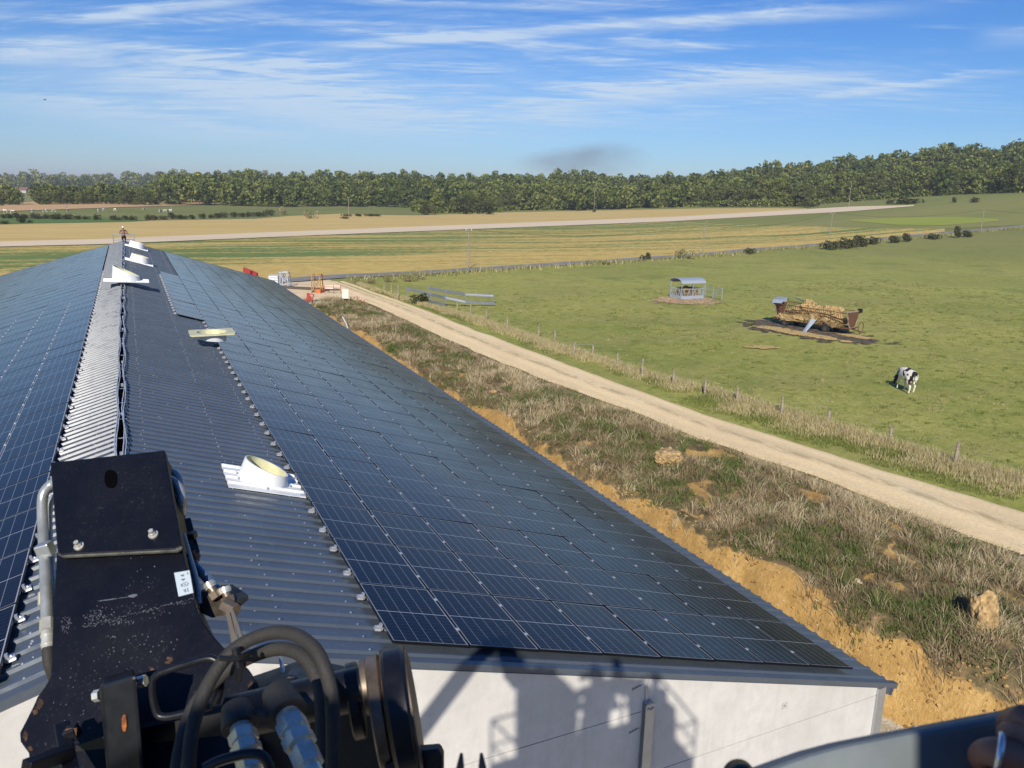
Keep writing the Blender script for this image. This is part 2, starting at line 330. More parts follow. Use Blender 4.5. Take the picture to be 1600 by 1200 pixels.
def m_galv(name='galvanised_steel', base=(.50,.53,.56), rough=.42, metal=.75):
    t = NT(name, rough, metal); p = t.pos(); v = t.n('TexVoronoi'); v.inputs['Scale'].default_value = 35; t.l(p, v.inputs['Vector'])
    t.col(t.mix(.35, t.ramp(t.noise(p, 4, 5), [(.3, tuple(x*.75 for x in base)), (.7, base)]), t.ramp(v.outputs['Distance'], [(0, tuple(x*.8 for x in base)), (.6, tuple(min(1, x*1.15) for x in base))])))
    return t.m
def m_boom():
    t = NT('black_boom_paint', .36, 0, .35); p = t.pos()
    chip = t.noise(p, 55, 5, .8); wear = t.noise(p, 5, 6, .7)
    dust = t.math('MULTIPLY', t.ramp(t.noise(p, 160, 3, .8), [(.60, 0), (.68, 1)]), t.ramp(wear, [(.42, 0), (.62, .55)]))
    c = t.mix(dust, (.0035,.0042,.0080), (.05,.06,.085))
    c = t.mix(t.math('MULTIPLY', t.ramp(chip, [(.66, 0), (.70, 1)]), t.ramp(t.noise(p, 3.3, 4, .6), [(.56, 0), (.64, 1)])), c, (.20,.22,.25))
    t.col(c); t.rough(t.ramp(wear, [(.3, .34), (.7, .6)])); t.bump(t.noise(p, 90, 3), .08, .004); return t.m
def m_leaf(name, cols, attr='tint', rough=.7, trans=.0):
    t = NT(name, rough, spec=.12); a = t.math('ADD', t.attr(attr), t.math('MULTIPLY', t.math('SUBTRACT', t.n('ObjectInfo').outputs['Random'], .5), .0 if 'foliage' not in name else .28), clamp=True); t.col(t.ramp(a, cols))
    if trans:
        tr = t.n('BsdfTranslucent'); ms = t.n('MixShader'); ms.inputs[0].default_value = trans
        c = t.ramp(a, cols); t.l(c, tr.inputs[0]); t.l(t.b.outputs[0], ms.inputs[1]); t.l(tr.outputs[0], ms.inputs[2]); t.l(ms.outputs[0], t.out.inputs[0])
    return t.m
M_GROUND = m_ground(); M_TRACK = m_track(); M_ASPH = m_asphalt()
M_SHEET = m_steel('anthracite_sheet', (.078,.096,.118), .27); M_TRIM = m_steel('anthracite_trim', (.075,.092,.115), .36)
M_CELL = m_cells(); M_PFRAME = plain('black_anodised', (.012,.012,.014), .35, .3); M_ALU = plain('aluminium', (.72,.73,.75), .35, .7)
M_CONC = m_concrete(); M_GALV = m_galv(); M_GALVL = m_galv('pale_galvanised', (.46,.51,.57), .5, .4)
M_BOOM = m_boom(); M_BLACK = plain('black_steel', (.010,.011,.015), .36, .2, scale=20); M_RUBBER = plain('rubber', (.022,.021,.020), .62, scale=25, bump=.1)
M_RUBBERD = plain('dusty_rubber', (.034,.032,.029), .75, scale=25, bump=.2)
M_ZINC = plain('zinc_plated', (.74,.72,.62), .30, .55, scale=30); M_PIPE = plain('painted_pipe', (.42,.44,.43), .30, .45, scale=20)
M_RUST = plain('rusty_steel', (.17,.080,.045), .8, .1, var=.35, scale=14, bump=.3); M_RUSTD = plain('dark_rust', (.10,.052,.032), .85, .1, var=.4, scale=30, bump=.3); M_WORN = plain('worn_steel', (.21,.165,.125), .45, .6, var=.3, scale=18)
M_WHITE = plain('white_grp', (.80,.81,.80), .4, scale=3, var=.06); M_CREAM = plain('cream_grp', (.62,.60,.36), .45, scale=4, var=.1)
M_CABLE = plain('grey_cable', (.42,.46,.52), .45, scale=10); M_DARK = plain('dark_void', (.003,.003,.0035), 1, spec=0)
M_WOOD = plain('weathered_wood', (.36,.30,.22), .9, var=.3, scale=9, bump=.4); M_POLE = plain('grey_pole', (.30,.25,.20), .85, var=.2, scale=3)
M_STRAW = plain('straw', (.50,.35,.15), .95, var=.4, scale=14, bump=1.0); M_STRAWD = plain('old_straw', (.22,.15,.06), .95, var=.4, scale=6, bump=.6)
M_SKIN = plain('skin', (.30,.135,.085), .5, scale=9, var=.08); M_RED = plain('red_paint', (.45,.055,.045), .45); M_ORANGE = plain('orange_plastic', (.60,.16,.05), .5)
M_YEL = plain('ochre_steel', (.40,.215,.05), .55, var=.2); M_TANK = plain('tank_plastic', (.78,.80,.82), .35); M_BARK = plain('bark', (.16,.135,.105), .95, var=.3, scale=3)
M_NAVY = plain('navy_cloth', (.02,.025,.045), .9); M_HIVIS = plain('grey_cloth', (.14,.15,.17), .9); M_ROOFT = plain('red_tiles', (.22,.085,.075), .85)
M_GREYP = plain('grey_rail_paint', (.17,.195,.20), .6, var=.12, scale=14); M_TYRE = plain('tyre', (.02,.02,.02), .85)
M_HILL = plain('dummy', (.1,.1,.1))
LEAFC = [(0, (.046,.068,.016)), (.35, (.108,.142,.032)), (.7, (.195,.225,.052)), (1, (.31,.30,.08))]
M_LEAF = m_leaf('broadleaf_foliage', LEAFC, trans=.2); M_LEAF2 = m_leaf('light_foliage', [(0, (.055,.070,.020)), (.5, (.115,.135,.038)), (1, (.20,.20,.07))], trans=.2)
M_BUSH = m_leaf('hedge_foliage', [(0, (.024,.034,.012)), (.5, (.052,.062,.024)), (1, (.13,.115,.06))], trans=.2)
M_DRY = m_leaf('dry_weeds', [(0, (.075,.11,.026)), (.22, (.16,.205,.055)), (.40, (.22,.225,.10)), (.46, (.24,.175,.10)), (.6, (.40,.30,.175)), (.8, (.60,.49,.29)), (1, (.80,.70,.47))], trans=.25)
M_STRAWB = m_leaf('straw_stalks', [(0, (.16,.10,.04)), (.3, (.40,.27,.11)), (.7, (.62,.45,.19)), (1, (.80,.64,.32))])
M_VERGE = m_leaf('verge_grass', [(0, (.11,.155,.032)), (.4, (.24,.265,.072)), (.7, (.44,.37,.18)), (1, (.70,.59,.36))], trans=.25)

# ------------------------------------------------------------------ terrain
H0 = CAM.z
ZF = ([-900,-200,0,50,150,250,365,450,520,640,780,912,1050,1160,1250,1300,1428,1600,1900,2600], [0,0,0,.3,1.0,.8,.8,.6,1.5,1.6,1.3,2.0,5.2,7.2,8.2,10.0,13.9,17.6,20,20])
ZT = ([-900,0,100,200,260,330,450,640,720,780,930,1030,1100,1250,1350,1480,1520,1600,1900,2600], [285,284,279,280,271,267,267,265,271,265,267,272,263,253,244,231,236,233,225,225])
def smooth(t): t = np.clip(t, 0, 1); return t*t*(3-2*t)
def horizon(px): return 286.6+.0238*(px-194)
def column(x, y):
    dx = x-CAM.x; dy = y-CAM.y; r = np.hypot(dx, dy)
    z = dx*FW.x+dy*FW.y; ok = z > .15*r; zz = np.where(ok, z, 1)
    px = 800+FPX*(dx*RT.x+dy*RT.y)/zz
    px = np.where(ok, px, np.where(dx*RT.x+dy*RT.y > 0, 2600, -900)); return np.clip(px, -900, 2600), r
def lerp(a, b, t): return a+(b-a)*t
def vnoise(x, y, s, seed=0):
    x = x/s+seed*17.13; y = y/s-seed*9.7; xi = np.floor(x); yi = np.floor(y); fx = x-xi; fy = y-yi; fx = fx*fx*(3-2*fx); fy = fy*fy*(3-2*fy)
    def h(i, j): v = np.sin(i*127.1+j*311.7+seed*74.7)*43758.5453; return v-np.floor(v)
    return lerp(lerp(h(xi, yi), h(xi+1, yi), fx), lerp(h(xi, yi+1), h(xi+1, yi+1), fx), fy)
def fbm(x, y, s, seed=0, o=4):
    v = 0; a = .5; t = 0
    for k in range(o): v = v+a*vnoise(x, y, s/2**k, seed+k); t += a; a *= .55
    return v/t
TR_Y = [-30, 5.8, 7.7, 13.5, 20.2, 26.7, 41.6, 65.9, 80, 91]; TR_L = [26.5, 23.6, 23.3, 22.8, 21.7, 21.1, 19.6, 19.2, 18.3, 17.5]
TR_Y2 = [-30, 8.4, 14.7, 24.4, 46.6, 67.4, 80, 91]; TR_R = [31.5, 27.8, 26.5, 25.1, 23.9, 23.4, 22.6, 22.0]
def toe(y): return np.interp(y, [-20, 0, 3, 8, 20, 72], [17.5, 14.8, 14.1, 12.9, 12.2, 12.0])
def top(y): return np.interp(y, [-20, 0, 2, 4, 8, 12, 20, 30, 72], [18.6, 15.9, 15.2, 14.7, 14.25, 13.95, 13.55, 13.35, 13.2])
def height(x, y):
    px, r = column(x, y)
    zf = np.interp(px, *ZF); zt = H0+650*(horizon(px)-np.interp(px, *ZT))/FPX/1.03-16.0
    h = zf*smooth((r-135)/315)**1.15
    h = h+(zt-zf)*smooth((r-455)/230)
    h = h+np.where(r > 700, (r-700)*.004, 0)
    h = h+.35*smooth((r-60)/100)*(fbm(x, y, 70, 3)-.5)*(1-smooth((r-380)/60))
    x = np.asarray(x, float); y = np.asarray(y, float)
    # building platform, cut bank, berm
    inpad = smooth((x+32)/8)*smooth((73-y)/3)*smooth((y+40)/12)
    t = toe(y); tp = top(y); k = np.clip((x-t)/(tp-t), 0, 1)
    wob = (fbm(x, y, 2.2, 5)-.5)*.9; k2 = smooth(np.clip(k+wob*.35*(k > 0)*(k < 1), 0, 1))
    padz = np.where(x < tp, -1.6*(1-k2), 0)
    L = np.interp(y, TR_Y, TR_L)
    b = smooth((x-t)/1.6)*smooth((L-.3-x)/2.2)
    mound = (.30+.95*fbm(x, y, 5.5, 8, 4)**1.3)*b*np.interp(y, [-20, 0, 60, 74], [1, 1, .8, 0])+.20*(fbm(x, y, .8, 12, 4)-.5)*b
    hh = padz*inpad+mound*inpad
    cl = (fbm(x, y, .55, 61, 3)-.5)*.34*smooth((x-t)/.3)*smooth((tp+.2-x)/.4)*inpad
    return h+hh+cl
def cast(px, py, off=0):
    d = ray(px, py); s = np.concatenate([np.arange(4, 150, .05), 150*1.0012**np.arange(3000)])
    x = CAM.x+d.x*s; y = CAM.y+d.y*s; z = CAM.z+d.z*s; g = height(x, y); i = np.argmax(z < g)
    if not (z < g).any(): i = len(s)-1
    return Vector((x[i], y[i], float(g[i])+off))
def gz(x, y): return float(height(np.array([float(x)]), np.array([float(y)]))[0])
def grid(name, X, Y, Z, mat, attrs=None, smooth_=True):
    n, m = X.shape; idx = np.arange(n*m).reshape(n, m)
    F = np.stack([idx[:-1,:-1], idx[:-1,1:], idx[1:,1:], idx[1:,:-1]], -1).reshape(-1, 4)
    return npmesh(name, np.stack([X, Y, Z], -1).reshape(-1, 3), F, mat, attrs, smooth=smooth_)
def axis(*segs):
    a = []
    for lo, hi, st in segs: a += list(np.arange(lo, hi, st))
    return np.array(a)
def geo(lo, hi, n): return np.geomspace(lo, hi, n)
xs = np.concatenate([-geo(5000, 110, 16), axis((-100, 10, 4), (10, 12, .5), (12, 26, .16), (26, 34, .5), (34, 100, 2), (100, 500, 7), (500, 1500, 20)), geo(1500, 7000, 12)])
ys = np.concatenate([-geo(3000, 45, 14), axis((-40, -6, 2), (-6, 30, .2), (30, 74, .5), (74, 130, 1.5), (130, 700, 7), (700, 1600, 20)), geo(1600, 8000, 12)])
X, Y = np.meshgrid(xs, ys, indexing='ij'); Xf, Yf = X.ravel(), Y.ravel(); Zf = height(Xf, Yf)
pxs, rr = column(Xf, Yf)
inp = smooth((Xf+32)/8)*smooth((73-Yf)/3); Lf = np.interp(Yf, TR_Y, TR_L)
tpv = top(Yf); tv = toe(Yf)
vegedge = tpv+(fbm(Xf, Yf, 2.6, 31)-.5)*1.3
A_pad = inp*smooth((tv-Xf)/.5+.5)*(Xf > -30); A_bank = inp*smooth((Xf-tv+.25)/.4)*smooth((vegedge-Xf)/.6+.5)
bald = smooth((fbm(Xf, Yf, 1.7, 41, 4)-.63)/.10)*smooth((Xf-tpv)/.5)*smooth((Lf-.5-Xf)/.8)*.62
A_bank = np.maximum(A_bank, bald*inp)
A_berm = inp*smooth((Xf-tv)/.5)*smooth((Lf+1-Xf)/1.2)
yd = smooth((Yf-73)/3)*smooth((99-Yf)/5)*smooth((Xf+5)/5)*smooth((21.5-Xf)/2.5)
FEED = cast(1075, 471); WAG = cast(1265, 522)
def spot(cx, cy, rx, ry, ang=0, p=1.6):
    a, b = Xf-cx, Yf-cy; c, s = math.cos(ang), math.sin(ang); q = np.hypot((a*c+b*s)/rx, (b*c-a*s)/ry); return np.clip(1.3-q, 0, 1)**.9*p*.6
far = smooth((rr-130)/120)
ground_attrs = dict(pad=A_pad, bank=A_bank, berm=A_berm, yard=yd, far=far,
    mud=np.zeros_like(Xf), straw=np.zeros_like(Xf), sand=np.zeros_like(Xf))
tag(grid('ground', X, Y, Zf.reshape(X.shape), M_GROUND, ground_attrs), kind='structure')
def patch(name, topl, botl, mat, off, step=10, rows=14, extra=0):
    x0 = min(topl[0][0], botl[0][0]); x1 = max(topl[-1][0], botl[-1][0]); px = np.arange(x0, x1+.1, step)
    ta = np.interp(px, *zip(*topl)); ba = np.interp(px, *zip(*botl))
    T = [cast(a, b) for a, b in zip(px, ta)]; B = [cast(a, b) for a, b in zip(px, ba)]
    V = np.linspace(0, 1, rows); Xg = np.array([[lerp(t.x, b.x, v) for v in V] for t, b in zip(T, B)]); Yg = np.array([[lerp(t.y, b.y, v) for v in V] for t, b in zip(T, B)])
    Zg = height(Xg.ravel(), Yg.ravel()).reshape(Xg.shape)+off
    U = np.repeat((px-x0)/(x1-x0), rows); Vv = np.tile(V, len(px))
    return tag(grid(name, Xg, Yg, Zg, mat, dict(u=U, v=Vv)), kind='structure')
sA = cast(500, 365); sB = cast(1328, 327); ANG = -math.atan2(sB.y-sA.y, sB.x-sA.x)
M_GOLD = m_field('golden_stubble', [(.50,.36,.125), (.60,.44,.17), (.66,.50,.21), (.42,.30,.09), (.72,.56,.25)], ANG, .5)
M_STRIP = m_field('pale_tilled_soil', [(.66,.53,.35), (.72,.58,.40), (.76,.63,.45), (.60,.47,.31), (.74,.61,.43)], ANG, .3)
M_TILL = m_field('orange_tilled_soil', [(.50,.32,.15), (.56,.36,.18), (.60,.40,.21), (.47,.29,.13), (.56,.38,.20)], ANG, .3)
M_MEAD = m_field('olive_meadow', [(.19,.215,.06), (.24,.24,.08), (.29,.265,.10), (.165,.205,.05), (.27,.26,.10)], ANG, .4, .03)
M_LIME = m_field('lime_meadow', [(.24,.30,.05), (.29,.33,.06), (.33,.345,.08), (.23,.28,.05), (.31,.34,.085)], ANG, .3, .03)
M_BRIGHT = m_field('bright_green_crop', [(.085,.155,.04), (.11,.185,.05), (.15,.20,.06), (.09,.15,.04), (.13,.19,.06)], ANG, .3)
M_CROP = m_crop(ANG)
E_ = -260; W_ = 1900
patch('tilled_field', [(E_,322),(0,319.5),(50,315.5),(150,309),(240,306.5),(300,306),(362,308)], [(E_,333),(0,331),(100,327.5),(200,324),(300,321),(340,319),(362,311)], M_TILL, .18)
patch('green_crop', [(E_,343),(0,341.5),(100,340),(180,341),(230,345)], [(E_,353),(0,351),(100,349.5),(200,347.5),(230,346)], M_BRIGHT, .14)
patch('meadow', [(960,325.5),(1050,325),(1200,324.5),(1330,321),(1428,310),(1500,306),(1600,303),(W_,297)], [(960,346),(1050,346.5),(1200,352),(1320,356),(1480,358),(1600,352),(W_,338)], M_MEAD, .08)
patch('stubble_field', [(E_,356),(0,351.5),(100,349),(200,346),(400,342.5),(450,338),(530,334.5),(600,336.5),(650,337),(800,332),(1000,328),(1100,326),(1200,325.5),(1260,326)], [(E_,390),(0,380),(160,375.5),(500,362),(1050,340.5),(1260,327)], M_GOLD, .12)
patch('chalky_strip', [(E_,389),(0,379),(160,374.5),(500,361),(1050,339.5),(1328,323.5),(1432,321)], [(E_,399),(0,387),(160,383),(500,368.5),(1050,346.5),(1328,331),(1432,322.5)], M_STRIP, .20, step=8, rows=5)
patch('crop_field', [(E_,398),(0,386.5),(160,382.5),(500,368),(1050,346),(1130,344.5),(1308,349),(1400,352.5),(1480,356)], [(E_,470),(0,452),(450,436),(620,427),(731,420.5),(900,411),(1084,398),(1187,388),(1273,382),(1400,370),(1480,362)], M_CROP, .07, step=8, rows=26)
patch('lime_meadow', [(1330,344.5),(1400,341),(1500,339.5),(1560,343)], [(1330,346),(1400,352),(1470,353),(1560,346)], M_LIME, .15)
# road and track
def strip(name, pts, w, mat, off):
    pts = [Vector(p) for p in pts]; q = []
    for i in range(len(pts)-1):
        n = max(1, int((pts[i+1]-pts[i]).length/4)); q += [pts[i].lerp(pts[i+1], k/n) for k in range(n)]
    q.append(pts[-1]); XX = []; YY = []
    for i, p in enumerate(q):
        d = (q[min(i+1, len(q)-1)]-q[max(i-1, 0)]); d.z = 0; d.normalize(); nrm = Vector((-d.y, d.x, 0))
        XX.append([p.x+nrm.x*w*k for k in (-.5,-.17,.17,.5)]); YY.append([p.y+nrm.y*w*k for k in (-.5,-.17,.17,.5)])
    XX = np.array(XX); YY = np.array(YY); Z = height(XX.ravel(), YY.ravel()).reshape(XX.shape)+off
    return tag(grid(name, XX, YY, Z, mat), kind='structure')
ROADPX = [(330,446),(451,438.5),(530,432.5),(635,428.3),(731,422.2),(800,418),(900,411.5),(1000,405),(1084,399.5),(1187,389.5),(1273,383.3),(1370,373.5),(1445,367.3),(1520,361),(1600,354),(1750,343)]
ROAD = [cast(*q) for q in ROADPX]; strip('road', ROAD, 4.2, M_ASPH, .11)
ty = np.concatenate([np.arange(-30, 40, .5), np.arange(40, 93, 1.0)])
Lx = np.interp(ty, TR_Y, TR_L)+(fbm(ty, ty*0, 3, 2)-.5)*.7; Rx = np.interp(ty, TR_Y2, TR_R)+(fbm(ty, ty*0+9, 3, 4)-.5)*.5
kk = np.linspace(0, 1, 13); XX = Lx[:,None]+(Rx-Lx)[:,None]*kk; YY = np.repeat(ty[:,None], 13, 1)
ZZ = height(XX.ravel(), YY.ravel()).reshape(XX.shape)*.3+.075-.07*np.exp(-((kk-.27)/.08)**2)-.07*np.exp(-((kk-.75)/.08)**2)-.13*np.abs(kk*2-1)**6
tag(grid('dirt_track', XX, YY, ZZ, M_TRACK, dict(across=np.tile(kk, len(ty)))), kind='structure')

# ------------------------------------------------------------------ the barn
ZC0 = 5.762; SL = math.atan(.3017); CS, SN = math.cos(SL), math.sin(SL)
XR = -3.3175*CS; ZR = ZC0+3.3175*SN; YN, YF = -.384, 69.4; UE = 13.276
def roofp(side, u, y, h=0):         # u metres down the slope from the ridge, h above the panels' top
    return Vector((XR+side*(u*CS+h*SN), y, ZR-u*SN+h*CS))
barn = empty('barn', (XR, 34, -1.6))
tag(barn, 'long low barn with dark ribbed roof and pale concrete gable wall', 'barn')
def rooted(o, par):                 # parent and keep the place
    o.parent = par; o.matrix_parent_inverse = Matrix.Translation(-par.location) if not par.rotation_euler.z else par.matrix_basis.inverted(); return o
HS = -.125                          # roof sheet below the panels' top
PITCHR = 1/3.0
def sheet(side, u0, u1, y0, y1):
    prof = []; y = y0; k = 0
    while y < y1-.02:
        prof += [(y, 0), (y+.215, 0), (y+.232 if side < 0 else y+.222, 0), (y+.252 if side < 0 else y+.258, .042 if side < 0 else .030), (y+.300, .042 if side < 0 else .030)]; y += PITCHR
        prof += [(min(y-.012, y1), 0)]
    V = []; F = []
    us = [u0, u1]
    for u in us: V += [roofp(side, u, yy, HS+h) for yy, h in prof]
    n = len(prof); F = [(i, i+1, n+i+1, n+i) for i in range(n-1)]
    m = MB(); m.add(V, F); return m
for sd in (1, -1):
    o = sheet(sd, .115, UE, YN, YF).build('roof_sheet', M_SHEET, fix=False); rooted(o, barn)
    if sd == 1: o.data.flip_normals()
    sc = MB()
    for u in (.45, 1.95, 3.0) if sd == 1 else (.45, 1.0):
        yy = YN+.276
        while yy < YF:
            if rng.random() < .8:
                c = roofp(sd, u+rng.normal(0, .02), yy, HS+.045); sc.box(c.x-.011, c.x+.011, c.y-.011, c.y+.011, c.z-.006, c.z+.006)
            yy += PITCHR
    for j in range(260):
        u = rng.uniform(.2, 3.2) if sd == 1 else rng.uniform(.2, 1.1); c = roofp(sd, u, rng.uniform(0, 50), HS+.004); r_ = rng.uniform(.006, .02); sc.box(c.x-r_, c.x+r_, c.y-r_*.6, c.y+r_*.6, c.z-.003, c.z+.006)
    so_ = sc.build('roof_screw', M_ALU); so_['kind'] = 'stuff'; rooted(so_, barn)
# ridge trough, purlins' edge and verge trims
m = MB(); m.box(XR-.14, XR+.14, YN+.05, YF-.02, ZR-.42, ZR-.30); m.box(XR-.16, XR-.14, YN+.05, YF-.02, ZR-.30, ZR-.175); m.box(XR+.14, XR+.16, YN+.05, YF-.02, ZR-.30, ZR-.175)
rooted(m.build('ridge_slot', M_DARK), barn)  # near-black colour stands in for the shade inside the open ridge
m = MB()
for k in range(47):
    y = .6+k*1.45; m.box(XR-.125, XR+.125, y-.012, y+.012, ZR-.135, ZR-.123)
    m.box(XR-.035+.03*(-1)**k, XR+.02+.03*(-1)**k, y+.3, y+.42, ZR-.15, ZR-.09) if k % 2 == 0 else None
o = m.build('ridge_bracket', M_ALU); o['kind'] = 'stuff'; rooted(o, barn)
for sd in (1, -1):
    for yy, s_ in ((YN, -1), (YF, 1)):
        m = MB()
        def slab(h0, h1, d0, d1):
            a = [roofp(sd, .0, yy, h0), roofp(sd, UE+.04, yy, h0), roofp(sd, UE+.04, yy, h1), roofp(sd, .0, yy, h1)]
            m.prism([p+Vector((0, s_*d0, 0)) for p in a], (0, s_*(d1-d0), 0))
        slab(-.165, -.076, .0, .008); slab(-.084, -.072, -.10, .010); slab(-.172, -.165, -.02, .014)
        rooted(m.build('verge_trim', M_TRIM), barn)
    m = MB(); m.prism([roofp(sd, UE-.02, YN, -.14), roofp(sd, UE-.02, YN, -.30), roofp(sd, UE-.04, YN, -.30), roofp(sd, UE-.04, YN, -.14)], (0, YF-YN, 0)); rooted(m.build('eave_fascia', M_TRIM), barn)
# gable wall of stacked precast panels between galvanised posts
POSTX = [3.88, 9.06, -1.28, -6.44]; PZ0 = -1.62
def zroof(x): u = abs(x-XR)/CS; return ZR-u*SN-.155/CS
XL, XRW = XR-(9.14-XR)+0, 9.14
POSTX = [9.06, 3.88, -1.28, -6.44, -11.6, 2*XR-9.06]
def gable(y, sgn):
    m = MB(); xsb = sorted([XL]+[x for x in POSTX[1:-1]]+[XRW]); J = {0: 1.0, 1: .3, 2: 1.6, 3: 3.84-2.36, 4: 2.67-2.36}
    for i in range(len(xsb)-1):
        a, b = xsb[i]+.006, xsb[i+1]-.006; z = PZ0; js = [J[i]+k*2.36 for k in range(-2, 4)]
        js = [j for j in js if j > PZ0+.3]; cuts = [PZ0]+js+[99]
        for z0, z1 in zip(cuts[:-1], cuts[1:]):
            ta, tb = zroof(a), zroof(b); z0_ = z0+.007; z1_ = z1-.007
            if z0_ > max(ta, tb): break
            pts = [(a, min(z0_, ta)), (b, min(z0_, tb)), (b, min(z1_, tb)), (a, min(z1_, ta))]
            if a < XR < b and z1_ > zroof(a): pts.insert(3, (XR, min(z1_, zroof(XR))))
            # trim slanted tops properly
            def clip(poly):
                res = []
                for k in range(len(poly)):
                    (xa, za), (xb_, zb) = poly[k], poly[(k+1) % len(poly)]; fa, fb = zroof(xa)-za, zroof(xb_)-zb
                    if fa >= 0: res.append((xa, za))
                    if fa*fb < 0: t = fa/(fa-fb); res.append((lerp(xa, xb_, t), lerp(za, zb, t)))
                return res
            full = [(a, z0_), (b, z0_), (b, z1_ if z1 < 90 else 12), (a, z1_ if z1 < 90 else 12)]
            if a < XR < b: full.insert(3, (XR, z1_ if z1 < 90 else 12))
            pts = clip(full)
            if len(pts) < 3: continue
            m.prism([(x, y, z) for x, z in pts], (0, .16*sgn, 0))
    m.box(XL, XRW, y+.03*sgn if sgn > 0 else y-.06, y+.06 if sgn > 0 else y-.03, PZ0, .8)
    rooted(m.build('gable_wall', M_CONC), barn)
gable(YN+.035, 1); gable(YF-.035, -1)
for sd, x in ((1, XRW), (-1, XL)):
    m = MB(); m.box(min(x, x-sd*.16), max(x, x-sd*.16), YN+.20, YF-.20, PZ0, zroof(XRW)-.16); rooted(m.build('side_wall', M_CONC), barn)
def hpost(x, y, zt, wide=.16):
    m = MB(); m.box(x-wide/2, x+wide/2, y-.105, y-.095, PZ0, zt); m.box(x-.006, x+.006, y-.095, y-.012, PZ0, zt); m.box(x-wide/2, x+wide/2, y-.012, y-.002, PZ0, zt)
    m.box(x-.055, x+.055, y-.10, y-.02, zt, zt+.012); 
    for k in range(3): m.box(x-.05+k*.04, x-.02+k*.04, y-.125, y-.105, zt-.09-.02*(k % 2), zt-.06-.02*(k % 2))
    m.bar((x-.03, y-.04, zt), (x-.045, y-.03, zt+.26), .012, .03)
    o = m.build('wall_post', M_GALV); rooted(o, barn); return o
for x in POSTX[1:-1]: hpost(x, YN+.035, zroof(x)-.42)
for sd, x in ((1, XRW), (-1, XL)):
    m = MB(); m.box(min(x-sd*.10, x+sd*.09), max(x-sd*.10, x+sd*.09), YN-.015, YN-.005+.03, PZ0, zroof(XRW)-.02); m.box(min(x+sd*.002, x+sd*.014), max(x+sd*.002, x+sd*.014), YN+.025, YN+.2, PZ0, zroof(XRW)-.02)
    rooted(m.build('corner_post', M_GALV), barn)
    m = MB(); a = zroof(x+sd*.02); m.prism([(x+sd*.02, YN+.05, a-.03), (x+sd*.36, YN+.05, a-.13), (x+sd*.34, YN+.05, a-.30), (x+sd*.22, YN+.05, a-.24), (x+sd*.02, YN+.05, a-.16)], (0, .07, 0)); rooted(m.build('gutter_end', M_TRIM), barn)
# pencilled marks on the concrete beside the post
m = MB()
for z, l in ((4.28, .16), (3.53, .15)):
    for k in range(6): m.box(3.60+k*l/6, 3.60+k*l/6+.016, YN+.031, YN+.035, z-.02+.012*k*.5, z+.03+.012*k*.5-(.02 if k % 2 else 0))
    m.bar((3.585, YN+.032, z+.0), (3.78, YN+.032, z+.035), .003, .008)
m.box(6.72, 6.82, YN+.032, YN+.035, 3.05, 3.054); m.box(6.72, 6.82, YN+.032, YN+.035, 3.15, 3.154); m.box(6.72, 6.724, YN+.031, YN+.036, 3.05, 3.154); m.box(6.816, 6.82, YN+.031, YN+.036, 3.05, 3.154); m.box(6.75, 6.79, YN+.032, YN+.036, 3.08, 3.12)
rooted(m.build('wall_mark', plain('pencil', (.22,.21,.2), .9)), barn)
# ------------------------------------------------------------------ solar panels
PW, PL = 1.134, 1.722; CW, CL = 1.147, 1.742
ORD = ['first','second','third','fourth','fifth','sixth','seventh','eighth','ninth','tenth','eleventh','twelfth','thirteenth','fourteenth','fifteenth','sixteenth','seventeenth','eighteenth','nineteenth']
TENS = {20: 'twentieth', 30: 'thirtieth', 40: 'fortieth'}
def ordw(n):
    if n < 20: return ORD[n-1]
    if n % 10 == 0: return TENS[n]
    return {2: 'twenty', 3: 'thirty'}[n//10]+'-'+ORD[n % 10-1]
def frame_mb():
    m = MB(); w = .011
    m.box(0, PW, 0, w, -.035, 0); m.box(0, PW, PL-w, PL, -.035, 0); m.box(0, w, w, PL-w, -.035, 0); m.box(PW-w, PW, w, PL-w, -.035, 0); return m
def cell_mesh():
    w = .011; me = bpy.data.meshes.new('cell_sheet'); me.from_pydata([(w,w,-.003),(PW-w,w,-.003),(PW-w,PL-w,-.003),(w,PL-w,-.003)], [], [(0,1,2,3)]); me.materials.append(M_CELL)
    uv = me.uv_layers.new(name='UVMap'); 
    for i, c in enumerate(((0,0),(PW-2*w,0),(PW-2*w,PL-2*w),(0,PL-2*w))): uv.data[i].uv = c
    return me
f0 = frame_mb().build('frame', M_PFRAME); FRAME_ME = f0.data; bpy.data.objects.remove(f0); CELL_ME = cell_mesh()
def small(name, mb, mat): o = mb.build(name, mat); me = o.data; bpy.data.objects.remove(o); return me
mc = MB(); mc.box(-.022, .022, -.03, .03, -.004, .010); mc.box(-.009, .009, -.009, .009, .010, .018); CLAMP_ME = small('clamp', mc, M_ALU)
mb_ = MB(); mb_.box(-.105, .012, -.025, .025, -.085, -.038); mb_.box(-.105, -.015, -.045, .045, -.089, -.080); mb_.box(-.045, -.012, -.025, .025, -.038, .006); mb_.box(-.075, -.058, -.01, .01, -.038, -.022)
BRACK_ME = small('mounting_bracket', mb_, M_ALU)
def pmat(side, u, y, h=0, tilt=(0,0)):
    c = roofp(side, u, y, h); X_ = Vector((side*CS, 0, -SN)); Y_ = Vector((0,1,0)); 
    if side < 0: X_ = Vector((CS, 0, SN))
    Z_ = X_.cross(Y_); m = Matrix((X_, Y_, Z_)).transposed().to_4x4(); m.translation = c
    return m @ Matrix.Rotation(tilt[0], 4, 'X') @ Matrix.Rotation(tilt[1], 4, 'Y')
cells = []
for j in range(39):
    for i in range(8): cells.append((1, 3.3175+i*CW, j*CL, i, j))
    for i in range(10): cells.append((-1, 1.22+i*CW, j*CL, i, j))
